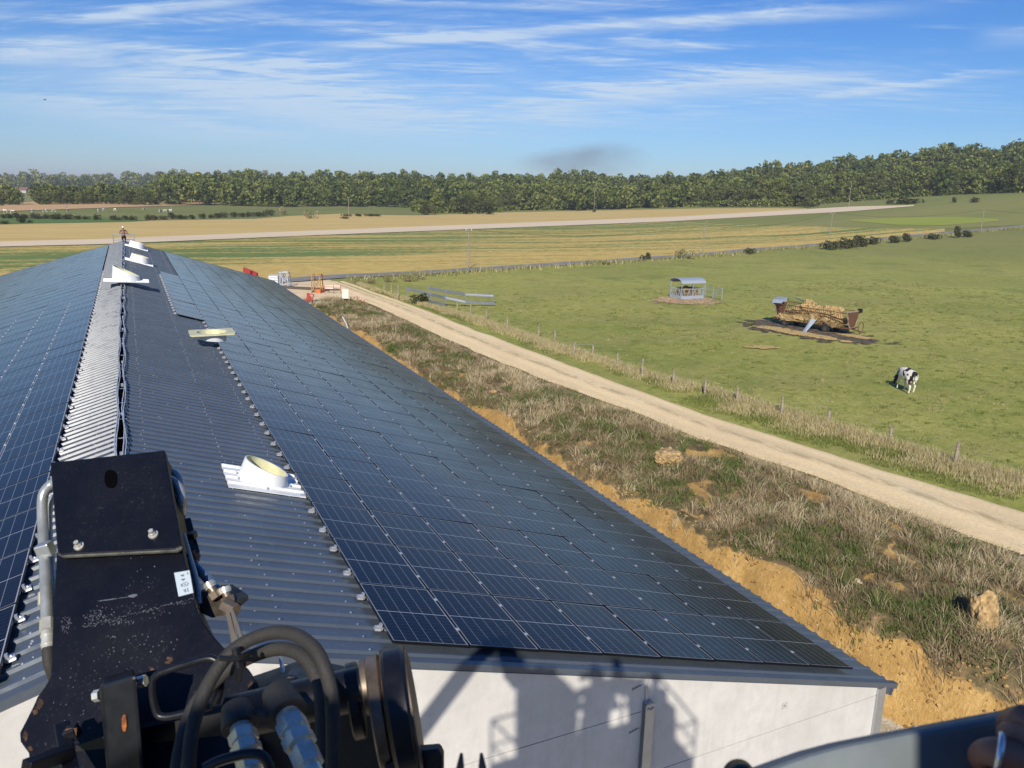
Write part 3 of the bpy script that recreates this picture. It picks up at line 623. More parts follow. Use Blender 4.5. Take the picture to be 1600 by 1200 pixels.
for j in range(16, 27): cells.append((1, 3.3175-CW, j*CL, -1, j))
def inframe(c):
    sd, u, y, i, j = c; best = None
    for du in (0, CW):
        for dy in (0, CL):
            x, yy, z = vproj(roofp(sd, u+du, y+dy))
            if z > .5 and -20 < x < 1620 and 0 < yy < 1230: return True
    return False
vis = [c for c in cells if inframe(c)]
def closeness(c): return (roofp(c[0], c[1]+CW/2, c[2]+CL/2)-CAM).length
vis.sort(key=closeness); indiv = vis[:300]; rest = vis[300:]
def panel(c, detail):
    sd, u, y, i, j = c; uo = u if sd > 0 else u+PW
    root = empty('solar_panel') if detail else bpy.data.objects.new('solar_panel', CELL_ME)
    if not detail: COL.objects.link(root)
    root.matrix_world = pmat(sd, uo, y, 0, (rng.normal(0, .0012), .008+rng.normal(0, .0035)))
    if i < 0: lab = 'solar panel in the short extra column by the ridge, %s from its near end' % ordw(j-15)
    elif sd > 0: lab = 'solar panel, right slope, %s column from the bare roof, %s row from the gable' % (ordw(i+1), ordw(j+1))
    else: lab = 'solar panel, left slope, %s column from the ridge, %s row from the gable' % (ordw(i+1), ordw(j+1))
    tag(root, lab, 'solar panel', 'solar panels on the barn roof')
    if detail:
        o = bpy.data.objects.new('cell_sheet', CELL_ME); COL.objects.link(o); o.parent = root
    o = bpy.data.objects.new('frame', FRAME_ME); COL.objects.link(o); o.parent = root
    first = (i == 0 and (sd < 0 or not 16 <= j < 27)) or i < 0
    for yy in (.45, 1.37):
        last = (i == 7 and sd > 0) or (i == 9 and sd < 0)
        if not last and closeness(c) < 42:
            o = bpy.data.objects.new('clamp', CLAMP_ME); COL.objects.link(o); o.parent = root; o.location = (PW+.0065 if sd > 0 else -.0065, yy, 0)
        if first:
            o = bpy.data.objects.new('mounting_bracket', BRACK_ME); COL.objects.link(o); o.parent = root
            if sd > 0: o.location = (0, yy, 0)
            else: o.location = (PW, yy, 0); o.rotation_euler = (0, 0, math.pi)
for k, c in enumerate(indiv): panel(c, True)
# the far remainder as one object
fv = [v.co.copy() for v in FRAME_ME.vertices]; ff = [tuple(p.vertices) for p in FRAME_ME.polygons]; m = MB(); uvs = []
for c in rest:
    sd, u, y, i, j = c; T = pmat(sd, u if sd > 0 else u+PW, y, 0, (rng.normal(0, .0012), .008+rng.normal(0, .0035)))
    m.m = 1; m.add([T@v for v in fv], ff); m.m = 0; m.add([T@v.co for v in CELL_ME.vertices], [(0,1,2,3)])
if rest:
    o = m.build('solar_panel', [M_CELL, M_PFRAME], fix=False); uv = o.data.uv_layers.new(name='UVMap')
    for p in o.data.polygons:
        if p.material_index == 0:
            for q, li in enumerate(p.loop_indices): uv.data[li].uv = ((0,0),(PW-.022,0),(PW-.022,PL-.022),(0,PL-.022))[q]
    tag(o, 'the farthest solar panels on the barn roof, beyond the single ones', 'solar panels', None, 'stuff')
# ------------------------------------------------------------------ cables along the ridge
def cable(x0, ph, amp, r, lab, z=-.085):
    pts = []
    for k in range(240):
        y = .2+k*.29; pts.append((XR+x0+amp*math.sin(y*1.45+ph)+rng.normal(0, .004), y, ZR+z+.012*math.sin(y*2.9+ph)))
    m = MB(); m.tube(pts, r, 6); tag(m.build('cable', M_CABLE, smooth=True), lab, 'cable', 'grey cables laid in the open ridge')
cable(-.075, 0, .022, .013, 'grey cable along the open ridge, the outer one on its left side')
cable(-.045, .5, .020, .011, 'grey cable along the open ridge, the inner one on its left side')
cable(.055, 2.6, .022, .013, 'grey cable along the open ridge, the inner one on its right side')
cable(.085, 3.3, .024, .011, 'grey cable along the open ridge, the outer one on its right side')
# ------------------------------------------------------------------ roof vent skirts (white grp)
def ring(c, ax, ay, az, r, n=40): return [c+ax*math.cos(2*math.pi*k/n)*r+ay*math.sin(2*math.pi*k/n)*r for k in range(n)]
def vent(side, u, y, wid, dep, rc, hi_, lo_, label, flat=False, turn=0, lift=.0, inverted=False):
    """ribbed base plate with a round collar cut at a slant"""
    root = empty('roof_vent'); tag(root, label, 'roof vent', 'white vent skirts lying on the roof')
    T = pmat(1, u, y, HS+.05+lift) if not flat else Matrix.Translation(roofp(1, u, y, HS+.10+lift)) @ Matrix.Rotation(flat if not isinstance(flat, bool) else 0, 4, 'Y')
    T = T @ Matrix.Rotation(turn, 4, 'Z'); root.matrix_world = T
    p = MB()
    if not inverted:
        prof = []; yy = -dep/2; 
        while yy < dep/2-.01: prof += [(yy, 0), (min(yy+.22, dep/2), 0), (min(yy+.245, dep/2), .04), (min(yy+.30, dep/2), .04)]; yy += PITCHR
        prof = [(a, b) for a, b in prof if a <= dep/2]+[(dep/2, 0)]
        V = [(-wid/2, a, b) for a, b in prof]+[(wid/2, a, b) for a, b in prof]+[(-wid/2, a, b-.012) for a, b in prof]+[(wid/2, a, b-.012) for a, b in prof]; n = len(prof)
        F = [(i, i+1, n+i+1, n+i) for i in range(n-1)]+[(2*n+i, 3*n+i, 3*n+i+1, 2*n+i+1) for i in range(n-1)]+[(i, n+i, 3*n+i, 2*n+i) for i in (0, n-1)]+[(i, 2*n+i, 2*n+i+1, i+1) for i in range(n-1)]+[(n+i, n+i+1, 3*n+i+1, 3*n+i) for i in range(n-1)]
        p.add(V, F); p.build('base_plate', M_WHITE, root)
        n = 44; m = MB(); V = []; F = []
        for r_, in_ in ((rc, 0), (rc-.03, 1)):
            for top_ in (0, 1):
                for k in range(n):
                    a = 2*math.pi*k/n; x = math.cos(a); h = -.01 if not top_ else lerp(hi_, lo_, (x+1)/2)
                    rr_ = (r_+(.13 if not top_ and not in_ else 0)*0) + (.05 if not top_ and not in_ else 0); V.append((x*rr_, math.sin(a)*rr_, h))
        for k in range(n):
            j = (k+1) % n; F += [(k, j, n+j, n+k)]
        m.add(V[:2*n], F); m.add([V[n+k] for k in range(n)]+[V[3*n+k] for k in range(n)], [(k, (k+1) % n, n+(k+1) % n, n+k) for k in range(n)])
        m.m = 1; m.add(V[2*n:], [(j_, k_, n+k_, n+j_) for k_, j_ in ((k, (k+1) % n) for k in range(n))])
        m.build('collar', [M_WHITE, M_CREAM], root, smooth=2, fix=False)
        m = MB(); m.add([(math.cos(2*math.pi*k/n)*(rc-.03), math.sin(2*math.pi*k/n)*(rc-.03), .02) for k in range(n)], [tuple(range(n))]); m.build('membrane', M_CREAM, root, fix=False)
        m = MB()
        for k in range(10):
            a = 2*math.pi*k/10+.3; m.box(math.cos(a)*(rc+.085)-.012, math.cos(a)*(rc+.085)+.012, math.sin(a)*(rc+.085)-.012, math.sin(a)*(rc+.085)+.012, .0, .05)
        o = m.build('screw', M_ALU, root); 
    else:
        # upside down: plate on top with a round opening, collar underneath
        n = 44; z1 = .34; ht = .05; m = MB(); outer = []
        for k in range(n):
            a = 2*math.pi*k/n; c, s = math.cos(a), math.sin(a); q = max(abs(c)/(wid/2), abs(s)/(dep/2)); outer.append((c/q, s/q))
        inner = [(math.cos(2*math.pi*k/n)*rc, math.sin(2*math.pi*k/n)*rc) for k in range(n)]
        V = [(x, y_, z1) for x, y_ in outer]+[(x, y_, z1) for x, y_ in inner]+[(x, y_, z1-ht) for x, y_ in outer]+[(x, y_, z1-ht) for x, y_ in inner]
        F = []
        for k in range(n): j = (k+1) % n; F += [(k, j, n+j, n+k), (2*n+j, 2*n+k, 3*n+k, 3*n+j), (k, 2*n+k, 2*n+j, j), (n+j, 3*n+j, 3*n+k, n+k)]
        m.add(V, F); m.build('base_plate', M_CREAM, root)
        m = MB(); V = [(x, y_, z1-.01) for x, y_ in inner]+[(x*.86+.03, y_*.86, -.01+.10*(1-(x/rc))*.5) for x, y_ in inner]+[(x*.95, y_*.95, z1-.01) for x, y_ in inner]+[(x*.82+.03, y_*.82, .0+.10*(1-(x/rc))*.5) for x, y_ in inner]
        m.add(V[:2*n], [(k, (k+1) % n, n+(k+1) % n, n+k) for k in range(n)]); m.m = 1; m.add(V[2*n:], [(k, (k+1) % n, n+(k+1) % n, n+k) for k in range(n)])
        m.build('collar', [M_WHITE, M_CREAM], root, smooth=2)
        m = MB(); m.add(V[3*n:], [tuple(range(n))]); m.build('membrane', M_CREAM, root, fix=False)
    return root
vent(1, 2.60, 6.30, 1.46, 1.36, .44, .40, .20, 'large white vent skirt on its ribbed plate, the nearest one, touching the panels')
vent(1, 3.02, 21.5, 1.55, 1.25, .52, 0, 0, 'cream vent skirt lying upside down beside the panels, round hole in its plate', flat=True, inverted=True, lift=.16)
vent(1, .15, 35.3, 2.05, 1.5, .60, .74, .22, 'white vent skirt balanced across the ridge, casting a dark shadow', flat=R(3), lift=.13)
vent(1, 1.0, 50.4, 1.75, 1.7, .56, .50, .42, 'white vent skirt right of the ridge, second from the far end', lift=.02)
vent(1, 1.0, 64.2, 1.75, 1.7, .56, .50, .42, 'white vent skirt right of the ridge, the one nearest the far end', lift=.02)

# ------------------------------------------------------------------ boom head in the foreground
def plane3(a, b, c):
    n = (b-a).cross(c-a).normalized()
    if n.dot(CAM-a) < 0: n = -n
    return a, n
PA, PN = plane3(P(85, 722, 1.80), P(257, 703, 1.80), P(35, 1145, 1.36))
def onp(px, py, h=0, pl=None):
    a, n = pl or (PA, PN); d = ray(px, py); k = (a+n*h-CAM).dot(n)/d.dot(n); return CAM+d*k
boom = empty('boom_head', P(190, 1100, 1.5)); tag(boom, 'scratched black steel boom head with hoses and pipes, in front of the ridge', 'boom')
main = [(88,862),(284,851),(291,885),(300,925),(308,950),(318,972),(330,990),(348,1010),(370,1028),(388,1045),(399,1062),(398,1078),(391,1090),(393,1110),(402,1140),(402,1260),(60,1260),(52,1204),(45,1192),(44,1176),(38,1168),(31,1158),(30,1145),(42,1122),(52,1102),(58,1088),(70,1072),(78,1058),(80,1030),(82,960)]
m = MB(); m.prism([onp(*q) for q in main], -PN*.022); rooted(m.build('main_plate', M_BOOM, bevel=.003), boom)
m = MB(); m.prism([onp(*q, -.022) for q in [(92,862),(280,851),(298,930),(330,1000),(372,1050),(360,1260),(90,1260),(88,1060)]], -PN*.07); rooted(m.build('box_section', M_BOOM), boom)
cover = [(78,722),(257,703),(263,735),(270,775),(278,815),(284,853),(276,858),(98,867),(91,864),(88,850),(84,800)]
m = MB(); m.prism([onp(*q, .016) for q in cover], -PN*.016); o = rooted(m.build('cover_plate', M_BOOM, bevel=.003), boom)
m = MB(); m.prism([onp(*q, -.001) for q in [(80,726),(255,707),(283,851),(90,862)]], -PN*.07); rooted(m.build('nose_box', M_BOOM), boom)
# slot in the cover: near-black oval on the plate, the hole's shade put into its colour
def oval(cx, cy, rx, ry, n=20, p=2.6, rot=0):
    q = []
    for k in range(n):
        a = 2*math.pi*k/n; c, s_ = math.cos(a), math.sin(a); x = math.copysign(abs(c)**(2/p), c)*rx; y = math.copysign(abs(s_)**(2/p), s_)*ry
        q.append((cx+x*math.cos(rot)-y*math.sin(rot), cy+x*math.sin(rot)+y*math.cos(rot)))
    return q
m = MB(); m.prism([onp(*q, .0175) for q in oval(173, 748, 10, 14)], -PN*.006); rooted(m.build('slot', M_DARK), boom)
m = MB(); m.prism([onp(*q, .019) for q in [(91,863),(98,867.5),(276,858.5),(284,853.5),(284,856),(277,861),(98,870),(90,866)]], -PN*.005); rooted(m.build('plate_edge', plain('bare_edge', (.20,.19,.15), .5, .4, var=.3, scale=30)), boom)
for q in ((124,854),(240,836)):
    m = MB(); c = onp(*q, .016); a = (onp(q[0]+10, q[1], .016)-c).normalized(); bb = PN.cross(a)
    m.prism([c+(a*math.cos(k*math.pi/3)+bb*math.sin(k*math.pi/3))*.0065 for k in range(6)], PN*.009)
    m.prism([c+(a*math.cos(k*math.pi/6)+bb*math.sin(k*math.pi/6))*.010 for k in range(12)], PN*.003); m.tube([c, c+PN*.016], .005, 8); rooted(m.build('bolt', M_ZINC), boom)
# scuffs of bare primer and rust: thin irregular flakes on the paint
def flake(cx, cy, rx, ry, mat, name, n=16, rot=0, h=.0006):
    pts = []
    for k in range(n):
        a = 2*math.pi*k/n; r_ = rng.uniform(.55, 1.1); x, y = math.cos(a)*rx*r_, math.sin(a)*ry*r_
        pts.append(onp(cx+x*math.cos(rot)-y*math.sin(rot), cy+x*math.sin(rot)+y*math.cos(rot), h))
    m = MB(); m.prism(pts, -PN*.0004); return m
M_SCUFF = plain('scuffed_primer', (.13,.14,.165), .7, var=.4, scale=120)
m = MB()
def addm(a, b): 
    k = len(a.v); a.v += b.v; a.f += [tuple(k+i for i in f) for f in b.f]; a.mi += [0]*len(b.f)
for (cx, cy, rx, ry, n_) in ((148,966,20,13,90),(104,976,9,14,55),(185,972,26,5,60),(285,942,18,2.5,22),(210,930,5,3,12),(175,995,10,2,8),(120,800,9,9,16),(125,755,2,5,3),(200,955,70,14,60),(215,890,30,40,18),(230,1010,60,20,40),(170,1050,80,40,60),(110,1120,40,30,25)):
    for k in range(n_):
        a, r_ = rng.uniform(0, 6.28), rng.uniform(0, 1)**.6; s_ = rng.uniform(.5, 1.5)
        addm(m, flake(cx+math.cos(a)*rx*r_, cy+math.sin(a)*ry*r_, s_*1.2, s_*.7, None, '', 5, rng.uniform(0, 3)))
addm(m, flake(176, 936, 34, .8, None, '', 12, -.14)); addm(m, flake(208, 931, 8, 2.5, None, '', 12, -.1))
for k in range(60): x = 130+k*2.9; addm(m, flake(x, 980-(x-130)*.26+rng.normal(0, 1.2), rng.uniform(.8, 2.4), .6, None, '', 5, -.25))
o = rooted(m.build('paint_scuffs', M_SCUFF), boom); o['kind'] = 'stuff'
for cx, cy, rx, ry, rot in ((62,1100,9,17,.45),(55,1112,7,8,.3),(40,1150,7,12,0),(47,1170,6,7,0),(392,1072,6,14,.1),(388,1090,7,5,0),(262,1035,7,4,0),(238,1046,7,4,0),(266,1030,9,6,.2)): rooted(flake(cx, cy, rx*.7, ry*.7, None, '', 22, rot, .0012).build('rust_patch', M_RUSTD), boom)
# sticker with its diagrams
stk = rooted((lambda m: (m.prism([onp(*q, .0012) for q in [(272,895),(296,891),(302,926),(279,932)]], -PN*.0008), m.build('sticker', plain('sticker_white', (.50,.58,.62), .5, var=.05)))[1])(MB()), boom)
def sq(u, v):   # position on the sticker, u across, v down
    a = lerp(272, 296, u), lerp(895, 891, u); b_ = lerp(279, 302, u), lerp(932, 926, u); return onp(lerp(a[0], b_[0], v), lerp(a[1], b_[1], v), .0024)
m = MB()
def ink(pts, w=.0006):
    for a, b_ in zip(pts[:-1], pts[1:]): m.bar(sq(*a), sq(*b_), w, .0003, up=PN)
for cy_ in (.16, .34): ink([(.35,cy_),(.62,cy_)]); ink([(.42,cy_-.035),(.5,cy_+.03),(.58,cy_-.035)]); ink([(.45,cy_+.04),(.56,cy_+.04)])
ink([(.36,.56),(.47,.50),(.66,.48),(.78,.55),(.70,.63),(.5,.64),(.40,.60),(.30,.63),(.30,.52),(.38,.56)]); ink([(.5,.55),(.62,.55)]); ink([(.52,.59),(.62,.59)])
ink([(.40,.78),(.56,.78)], .001); ink([(.40,.83),(.56,.83)], .001); ink([(.44,.88),(.56,.88)], .001); ink([(.66,.74),(.68,.90)], .0008); ink([(.84,.06),(.85,.16)], .0008)
inko = m.build('sticker_print', M_BLACK); inko.parent = stk; inko.matrix_parent_inverse = stk.matrix_world.inverted() if False else Matrix()
inko.parent = None; rooted(inko, boom)
def tb(name, pts, r, mat, n=12, par=None, smoothpts=True, sm=True):
    V = [Vector(p) for p in pts]
    if smoothpts and len(V) > 2:
        q = []
        for i in range(len(V)-1):
            p0, p1, p2, p3 = V[max(i-1, 0)], V[i], V[i+1], V[min(i+2, len(V)-1)]
            for k in range(6):
                t = k/6; q.append(.5*((2*p1)+(p2-p0)*t+(2*p0-5*p1+4*p2-p3)*t*t+(3*p1-p0-3*p2+p3)*t**3))
        q.append(V[-1]); V = q
    m = MB(); m.tube(V, r, n); o = m.build(name, mat, smooth=2 if sm else False)
    return rooted(o, par) if par else o
px_ = lambda r, d: r/FPX*d
# left pipes
tb('hydraulic_pipe', [P(92,752,1.80),P(80,757,1.80),P(69,770,1.79),(P(66,790,1.78)),P(68,840,1.74),P(71,905,1.66),P(73,975,1.60)], px_(8, 1.7), M_PIPE, par=boom)
tb('hydraulic_pipe', [P(95,773,1.84),P(84,778,1.84),P(77,790,1.83),P(76,830,1.80),P(80,880,1.74),P(83,940,1.66),P(82,968,1.62)], px_(6, 1.7), M_PIPE, par=boom)
def hexnut(name, a, b, r, mat, par, n=6, ribs=0):
    m = MB(); m.tube([a, b], r, n); 
    for k in range(ribs): q = a.lerp(b, (k+.5)/ribs); m.tube([q-(b-a).normalized()*.002, q+(b-a).normalized()*.002], r*1.12, 12)
    return rooted(m.build(name, mat, smooth=2), par)
hexnut('pipe_fitting', P(74,968,1.605), P(74,986,1.59), px_(11, 1.6), M_ZINC, boom); hexnut('pipe_fitting', P(74,986,1.59), P(75,1014,1.57), px_(9, 1.6), M_ZINC, boom, 14, 2)
hexnut('pipe_fitting', P(67,925,1.65), P(67,945,1.64), px_(7, 1.65), M_ZINC, boom)
tb('hydraulic_hose', [P(75,1012,1.57),P(77,1035,1.56),P(84,1056,1.57),P(92,1075,1.62)], px_(9, 1.56), M_RUBBERD, par=boom)
m = MB(); c = P(70, 862, 1.72); m.bar(P(60,862,1.705), P(82,856,1.705), .026, .03); rooted(m.build('pipe_clamp', M_GALV, bevel=.003), boom)
# right pipes
tb('hydraulic_pipe', [P(255,736,1.84),P(267,738,1.83),P(277,746,1.82),P(281,760,1.81),P(281,778,1.81),P(277,800,1.83)], px_(7.5, 1.8), M_PIPE, par=boom)
tb('hydraulic_pipe', [P(255,750,1.78),P(268,751,1.77),P(279,762,1.76),P(284,780,1.75),P(284,800,1.76),P(280,822,1.80)], px_(7, 1.77), M_PIPE, par=boom)
tb('hydraulic_hose', [P(258,770,1.86),P(268,782,1.85),P(275,805,1.85),P(281,830,1.85)], px_(5, 1.8), M_RUBBERD, par=boom)
m = MB(); m.bar(P(285,818,1.78), P(299,872,1.70), .035, .03); m.bar(P(292,838,1.72), P(306,836,1.72), .022, .014); m.bar(P(294,846,1.71), P(304,868,1.70), .012, .02); rooted(m.build('side_bracket', M_BLACK, bevel=.002), boom)
hexnut('rusty_bolt', P(300,862,1.70), P(307,874,1.70), px_(8, 1.7), M_RUST, boom)
tb('hydraulic_pipe', [P(290,862,1.74),P(300,878,1.70),P(318,898,1.66),P(336,918,1.63),P(350,934,1.62)], px_(7.5, 1.66), plain('blue_steel_pipe', (.16,.24,.34), .3, .4), par=boom)
tb('edge_pipe', [P(286,835,1.68),P(296,870,1.65),P(306,905,1.62),P(312,945,1.58)], px_(4.5, 1.6), M_PIPE, par=boom)
m = MB(); m.prism([P(308,926,1.60),P(350,922,1.60),P(376,940,1.58),P(376,948,1.57),P(352,964,1.56),P(330,966,1.56),P(312,958,1.57)], FW*.05); rooted(m.build('valve_block', plain('grimy_block', (.06,.05,.035), .55, .3, var=.4, scale=30), bevel=.003), boom)
for a, b_ in (((325,910),(340,934)),((350,917),(358,942))):
    A, B = P(*a, 1.58), P(*b_, 1.575); hexnut('hose_coupling', A, A.lerp(B, .35), px_(9, 1.58), M_ZINC, boom, 14, 1); hexnut('hose_coupling', A.lerp(B, .35), A.lerp(B, .6), px_(6.5, 1.58), M_WORN, boom, 14); hexnut('hose_coupling', A.lerp(B, .6), B, px_(11, 1.58), M_WORN, boom)
hexnut('hose_coupling', P(350,946,1.56), P(368,955,1.55), px_(12, 1.56), M_WORN, boom)
m = MB(); m.tube([P(356,952,1.545),P(364,985,1.50),P(372,1012,1.47)], .003, 6); m.tube([P(362,952,1.545),P(372,980,1.50),P(378,1000,1.47)], .0035, 6); m.bar(P(358,958,1.54), P(368,1008,1.47), .012, .002); rooted(m.build('cable_tie', plain('tie', (.20,.18,.15), .5)), boom)
# upright post, guard loop
D1 = 1.22
m = MB(); A = [(155,1071),(213,1054),(226,1212),(168,1222)]; off = (P(186,1040,1.55)-P(186,1062,1.24))
m.prism([P(*q, D1) for q in A], off*.42); rooted(m.build('square_post', M_BLACK, bevel=.006), boom)
m = MB(); m.prism([P(*q, D1-.003) for q in oval(194, 1130, 3.6, 13)], FW*.004); rooted(m.build('rust_streak', plain('orange_rust', (.42,.13,.03), .8, var=.4, scale=60)), boom)
hexnut('bolt', P(147,1088,1.25), P(156,1086,1.25), px_(9, 1.25), M_ZINC, boom); hexnut('bolt', P(213,1067,1.25), P(228,1063,1.25), px_(9, 1.25), M_ZINC, boom)
tb('guard_loop', [P(338,1098,1.22),P(344,1075,1.22),P(345,1046,1.22),P(336,1031,1.22),P(316,1030,1.22),P(262,1047,1.22),P(244,1056,1.22),P(238,1072,1.22),P(242,1105,1.22),P(254,1120,1.22),P(300,1112,1.22),P(330,1104,1.22)], px_(6, 1.22), M_BLACK, par=boom)
m = MB(); m.bar(P(98,1140,1.30), P(112,1215,1.2), .022, .03); m.bar(P(40,1200,1.15), P(110,1174,1.22), .020, .02); m.bar(P(104,1148,1.27), P(122,1142,1.27), .02, .02); rooted(m.build('lower_bracket', M_BOOM, bevel=.002), boom)
m = MB(); addm(m, flake(110, 1144, 8, 5, None, '', 10)); 
m = MB(); m.prism([P(*q, 1.262) for q in [(98,1146),(104,1138),(120,1138),(119,1150),(100,1156)]], FW*.002); rooted(m.build('rust_patch', M_RUST), boom)
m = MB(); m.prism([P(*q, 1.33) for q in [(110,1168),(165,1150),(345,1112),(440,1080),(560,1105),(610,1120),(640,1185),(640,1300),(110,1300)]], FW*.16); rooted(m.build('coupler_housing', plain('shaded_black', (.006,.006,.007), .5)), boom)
# quick coupler: cross tube with end plates
ca, cb = P(360,1122,1.20), P(604,1066,1.20); ax = (cb-ca).normalized()
tb('cross_tube', [ca, cb], px_(35, 1.17), M_BLACK, 28, boom, False)
def disc(name, c, r, th, mat, ax=ax, n=40, squash=1.0):
    rd = (c-CAM).normalized(); ax = (ax-rd*ax.dot(rd)*.75).normalized(); m = MB(); m.tube([c-ax*th/2, c-ax*th*.36, c+ax*th*.36, c+ax*th/2], [r*.96, r, r, r*.96], n); return rooted(m.build(name, mat, smooth=2), boom)
disc('end_plate', P(556,1095,1.22), px_(58, 1.22), .018, M_BLACK)
disc('end_plate', P(594,1112,1.19), px_(86, 1.19), .020, M_WORN)
disc('end_plate', P(628,1112,1.18), px_(100, 1.18), .034, M_BLACK)
disc('worn_ring', P(648,1112,1.18), px_(95, 1.18), .005, M_WORN)
disc('worn_ring', P(611,1112,1.185), px_(94, 1.18), .008, M_RUSTD)
disc('collar', P(572,1074,1.20), px_(42, 1.2), .010, M_WORN)
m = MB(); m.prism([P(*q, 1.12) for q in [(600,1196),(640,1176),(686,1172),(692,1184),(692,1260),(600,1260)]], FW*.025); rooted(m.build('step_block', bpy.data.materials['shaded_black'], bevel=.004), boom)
# hoses
HR = px_(11, 1.08)
tb('hydraulic_hose', [P(292,1240,1.05),P(295,1190,1.06),P(303,1130,1.08),P(325,1070,1.11),P(362,1018,1.14),P(410,992,1.14),P(455,990,1.12),P(492,1014,1.09),P(513,1062,1.07),P(520,1120,1.05),P(520,1240,1.03)], HR, M_RUBBERD, 18, boom)
tb('hydraulic_hose', [P(275,1240,1.12),P(280,1180,1.14),P(300,1110,1.18),P(338,1062,1.20),P(380,1032,1.20),P(430,1014,1.18),P(468,1022,1.16),P(492,1052,1.14),P(503,1100,1.12),P(503,1240,1.09)], px_(11, 1.16), M_RUBBERD, 18, boom)
m = MB(); m.tube([P(368,1012,1.12),P(374,1040,1.12),P(370,1062,1.13)], .006, 8); m.tube([P(345,1028,1.10),P(370,1030,1.08),P(385,1022,1.12)], .004, 8); rooted(m.build('hose_tie', M_BLACK), boom)
tb('hook_rod', [P(438,1022,1.5),P(443,1052,1.45),P(452,1066,1.4)], px_(3.5, 1.45), M_GALV, par=boom)
m = MB(); m.prism([P(436,1072,1.30),P(447,1056,1.30),P(462,1058,1.30),P(474,1075,1.28),P(474,1085,1.28),P(440,1090,1.28)], FW*.05); rooted(m.build('latch', M_BLACK, bevel=.004), boom)
def fitting(p0, p1, d0, d1, r):
    A, B = P(*p0, d0), P(*p1, d1); L = lambda t: A.lerp(B, t)
    tb('rubber_boot', [L(-.04), L(.02), L(.2), L(.36)], [px_(r*.55, d0), px_(r*.95, d0), px_(r*1.12, d0), px_(r*1.25, d0)], M_RUBBER, 20, boom, False)
    for k, (a, b_, rr_, n) in enumerate(((.34,.46,.72,20),(.46,.60,.95,6),(.60,.66,.75,20),(.66,.78,.98,6),(.78,.84,.62,20),(.84,1.05,.85,6),(1.05,1.3,.6,16))): hexnut('hose_coupling', L(a), L(b_), px_(r*rr_, d0), M_ZINC, boom, n)
fitting((432,1078),(482,1192), .98, .90, 25); fitting((368,1102),(392,1200), .96, .90, 23)
tb('bent_bar', [P(320,1200,.88),P(345,1188,.88),P(385,1178,.88),P(408,1180,.88),P(420,1196,.88),P(424,1230,.88)], px_(8, .88), M_BLACK, par=boom)
# telescopic boom running down to the machine behind the head
bd = Vector((-.30, .60, -1.2)); b0 = onp(190, 815, -.26)
m = MB(); m.bar(b0-bd*.02, b0+bd*4.2, .15, .16, up=PN); rooted(m.build('telescopic_arm', M_BOOM), boom)
# ------------------------------------------------------------------ work platform, people in it
def C_(x, y, z): return CAM+Vector((x, y, z))
plat = empty('work_platform', C_(.4, -.3, -1.75)); tag(plat, 'grey painted edge of the work platform at the bottom right, in front of the gable', 'work platform')
pl2 = plane3(C_(.350,.325,-.357), C_(.558,.295,-.357), C_(.44,.185,-.583))
edge_ = [(1160,1225),(1190,1208),(1228,1194),(1268,1180),(1320,1166),(1400,1150),(1500,1131),(1600,1112),(1800,1074),(1900,1300),(1150,1500)]
m = MB(); m.prism([onp(*q, 0, pl2) for q in edge_], -pl2[1]*.02); rooted(m.build('front_shield', M_GREYP, bevel=.004), plat)
m = MB(); m.box(*[v for p in zip(C_(-.95,-.95,-1.80), C_(1.80,.55,-1.75)) for v in p]); rooted(m.build('floor', M_GALV), plat)
for (a, b_) in (((-.95,.5),(1.8,.5)),((-.95,-.92),(1.8,-.92)),((-.95,-.92),(-.95,.5)),((1.8,-.92),(1.8,.5))):
    m = MB(); m.tube([C_(*a,-.85), C_(*b_,-.85)], .02, 8); m.tube([C_(*a,-1.25), C_(*b_,-1.25)], .015, 8); m.box(*[v for p in zip(C_(min(a[0],b_[0])-.01,min(a[1],b_[1])-.01,-1.75), C_(max(a[0],b_[0])+.01,max(a[1],b_[1])+.01,-1.55)) for v in p]); rooted(m.build('guard_rail', M_GALV), plat)
for x in (-.95, -.3, .6, 1.2, 1.8):
    for y in (-.92, .5): m = MB(); m.tube([C_(x,y,-1.75), C_(x,y,-.85)], .018, 8); rooted(m.build('rail_post', M_GALV), plat)
def wallpt(px, py, yrel=-.93):
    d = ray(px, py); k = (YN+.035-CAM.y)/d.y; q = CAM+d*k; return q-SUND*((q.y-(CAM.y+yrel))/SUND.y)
for nm, poly in (('shadow_screen', [(806,1085),(808,1066),(836,1052),(868,1050),(880,1060),(903,1082),(903,1260),(806,1260)]), ('shadow_screen', [(926,1075),(940,1062),(957,1058),(960,1030),(972,1030),(975,1056),(1003,1060),(1056,1106),(1056,1260),(990,1260),(980,1090),(955,1085),(950,1260),(926,1260)]), ('shadow_bar', [(903,1096),(926,1096),(926,1112),(903,1112)]), ('shadow_bar', [(903,1148),(990,1130),(990,1142),(903,1170)]), ('shadow_bar', [(903,1190),(990,1172),(990,1260),(903,1260)])):
    m = MB(); m.prism([wallpt(*q) for q in poly], (0,.015,0)); rooted(m.build(nm, M_GREYP), plat)  # unseen pieces added behind the camera, cut to cast the gable wall's shadow
m = MB()
for cx in (-.10, 0.0):
    a = P(721 if cx < 0 else 752, 1177, .62); bq = P(716 if cx < 0 else 757, 1240, .60); m.tube([a, a.lerp(bq, .3), bq], [.0012, px_(6, .6), px_(11, .6)], 12)
rooted(m.build('lever_tip', M_BLACK, smooth=True), plat)
m = MB(); c = P(1160, 1222, .60); m.tube([c-FW*.01, c, c+FW*.012], [px_(20,.6), px_(27,.6), px_(25,.6)], 24); rooted(m.build('control_knob', M_BLACK, smooth=True), plat)
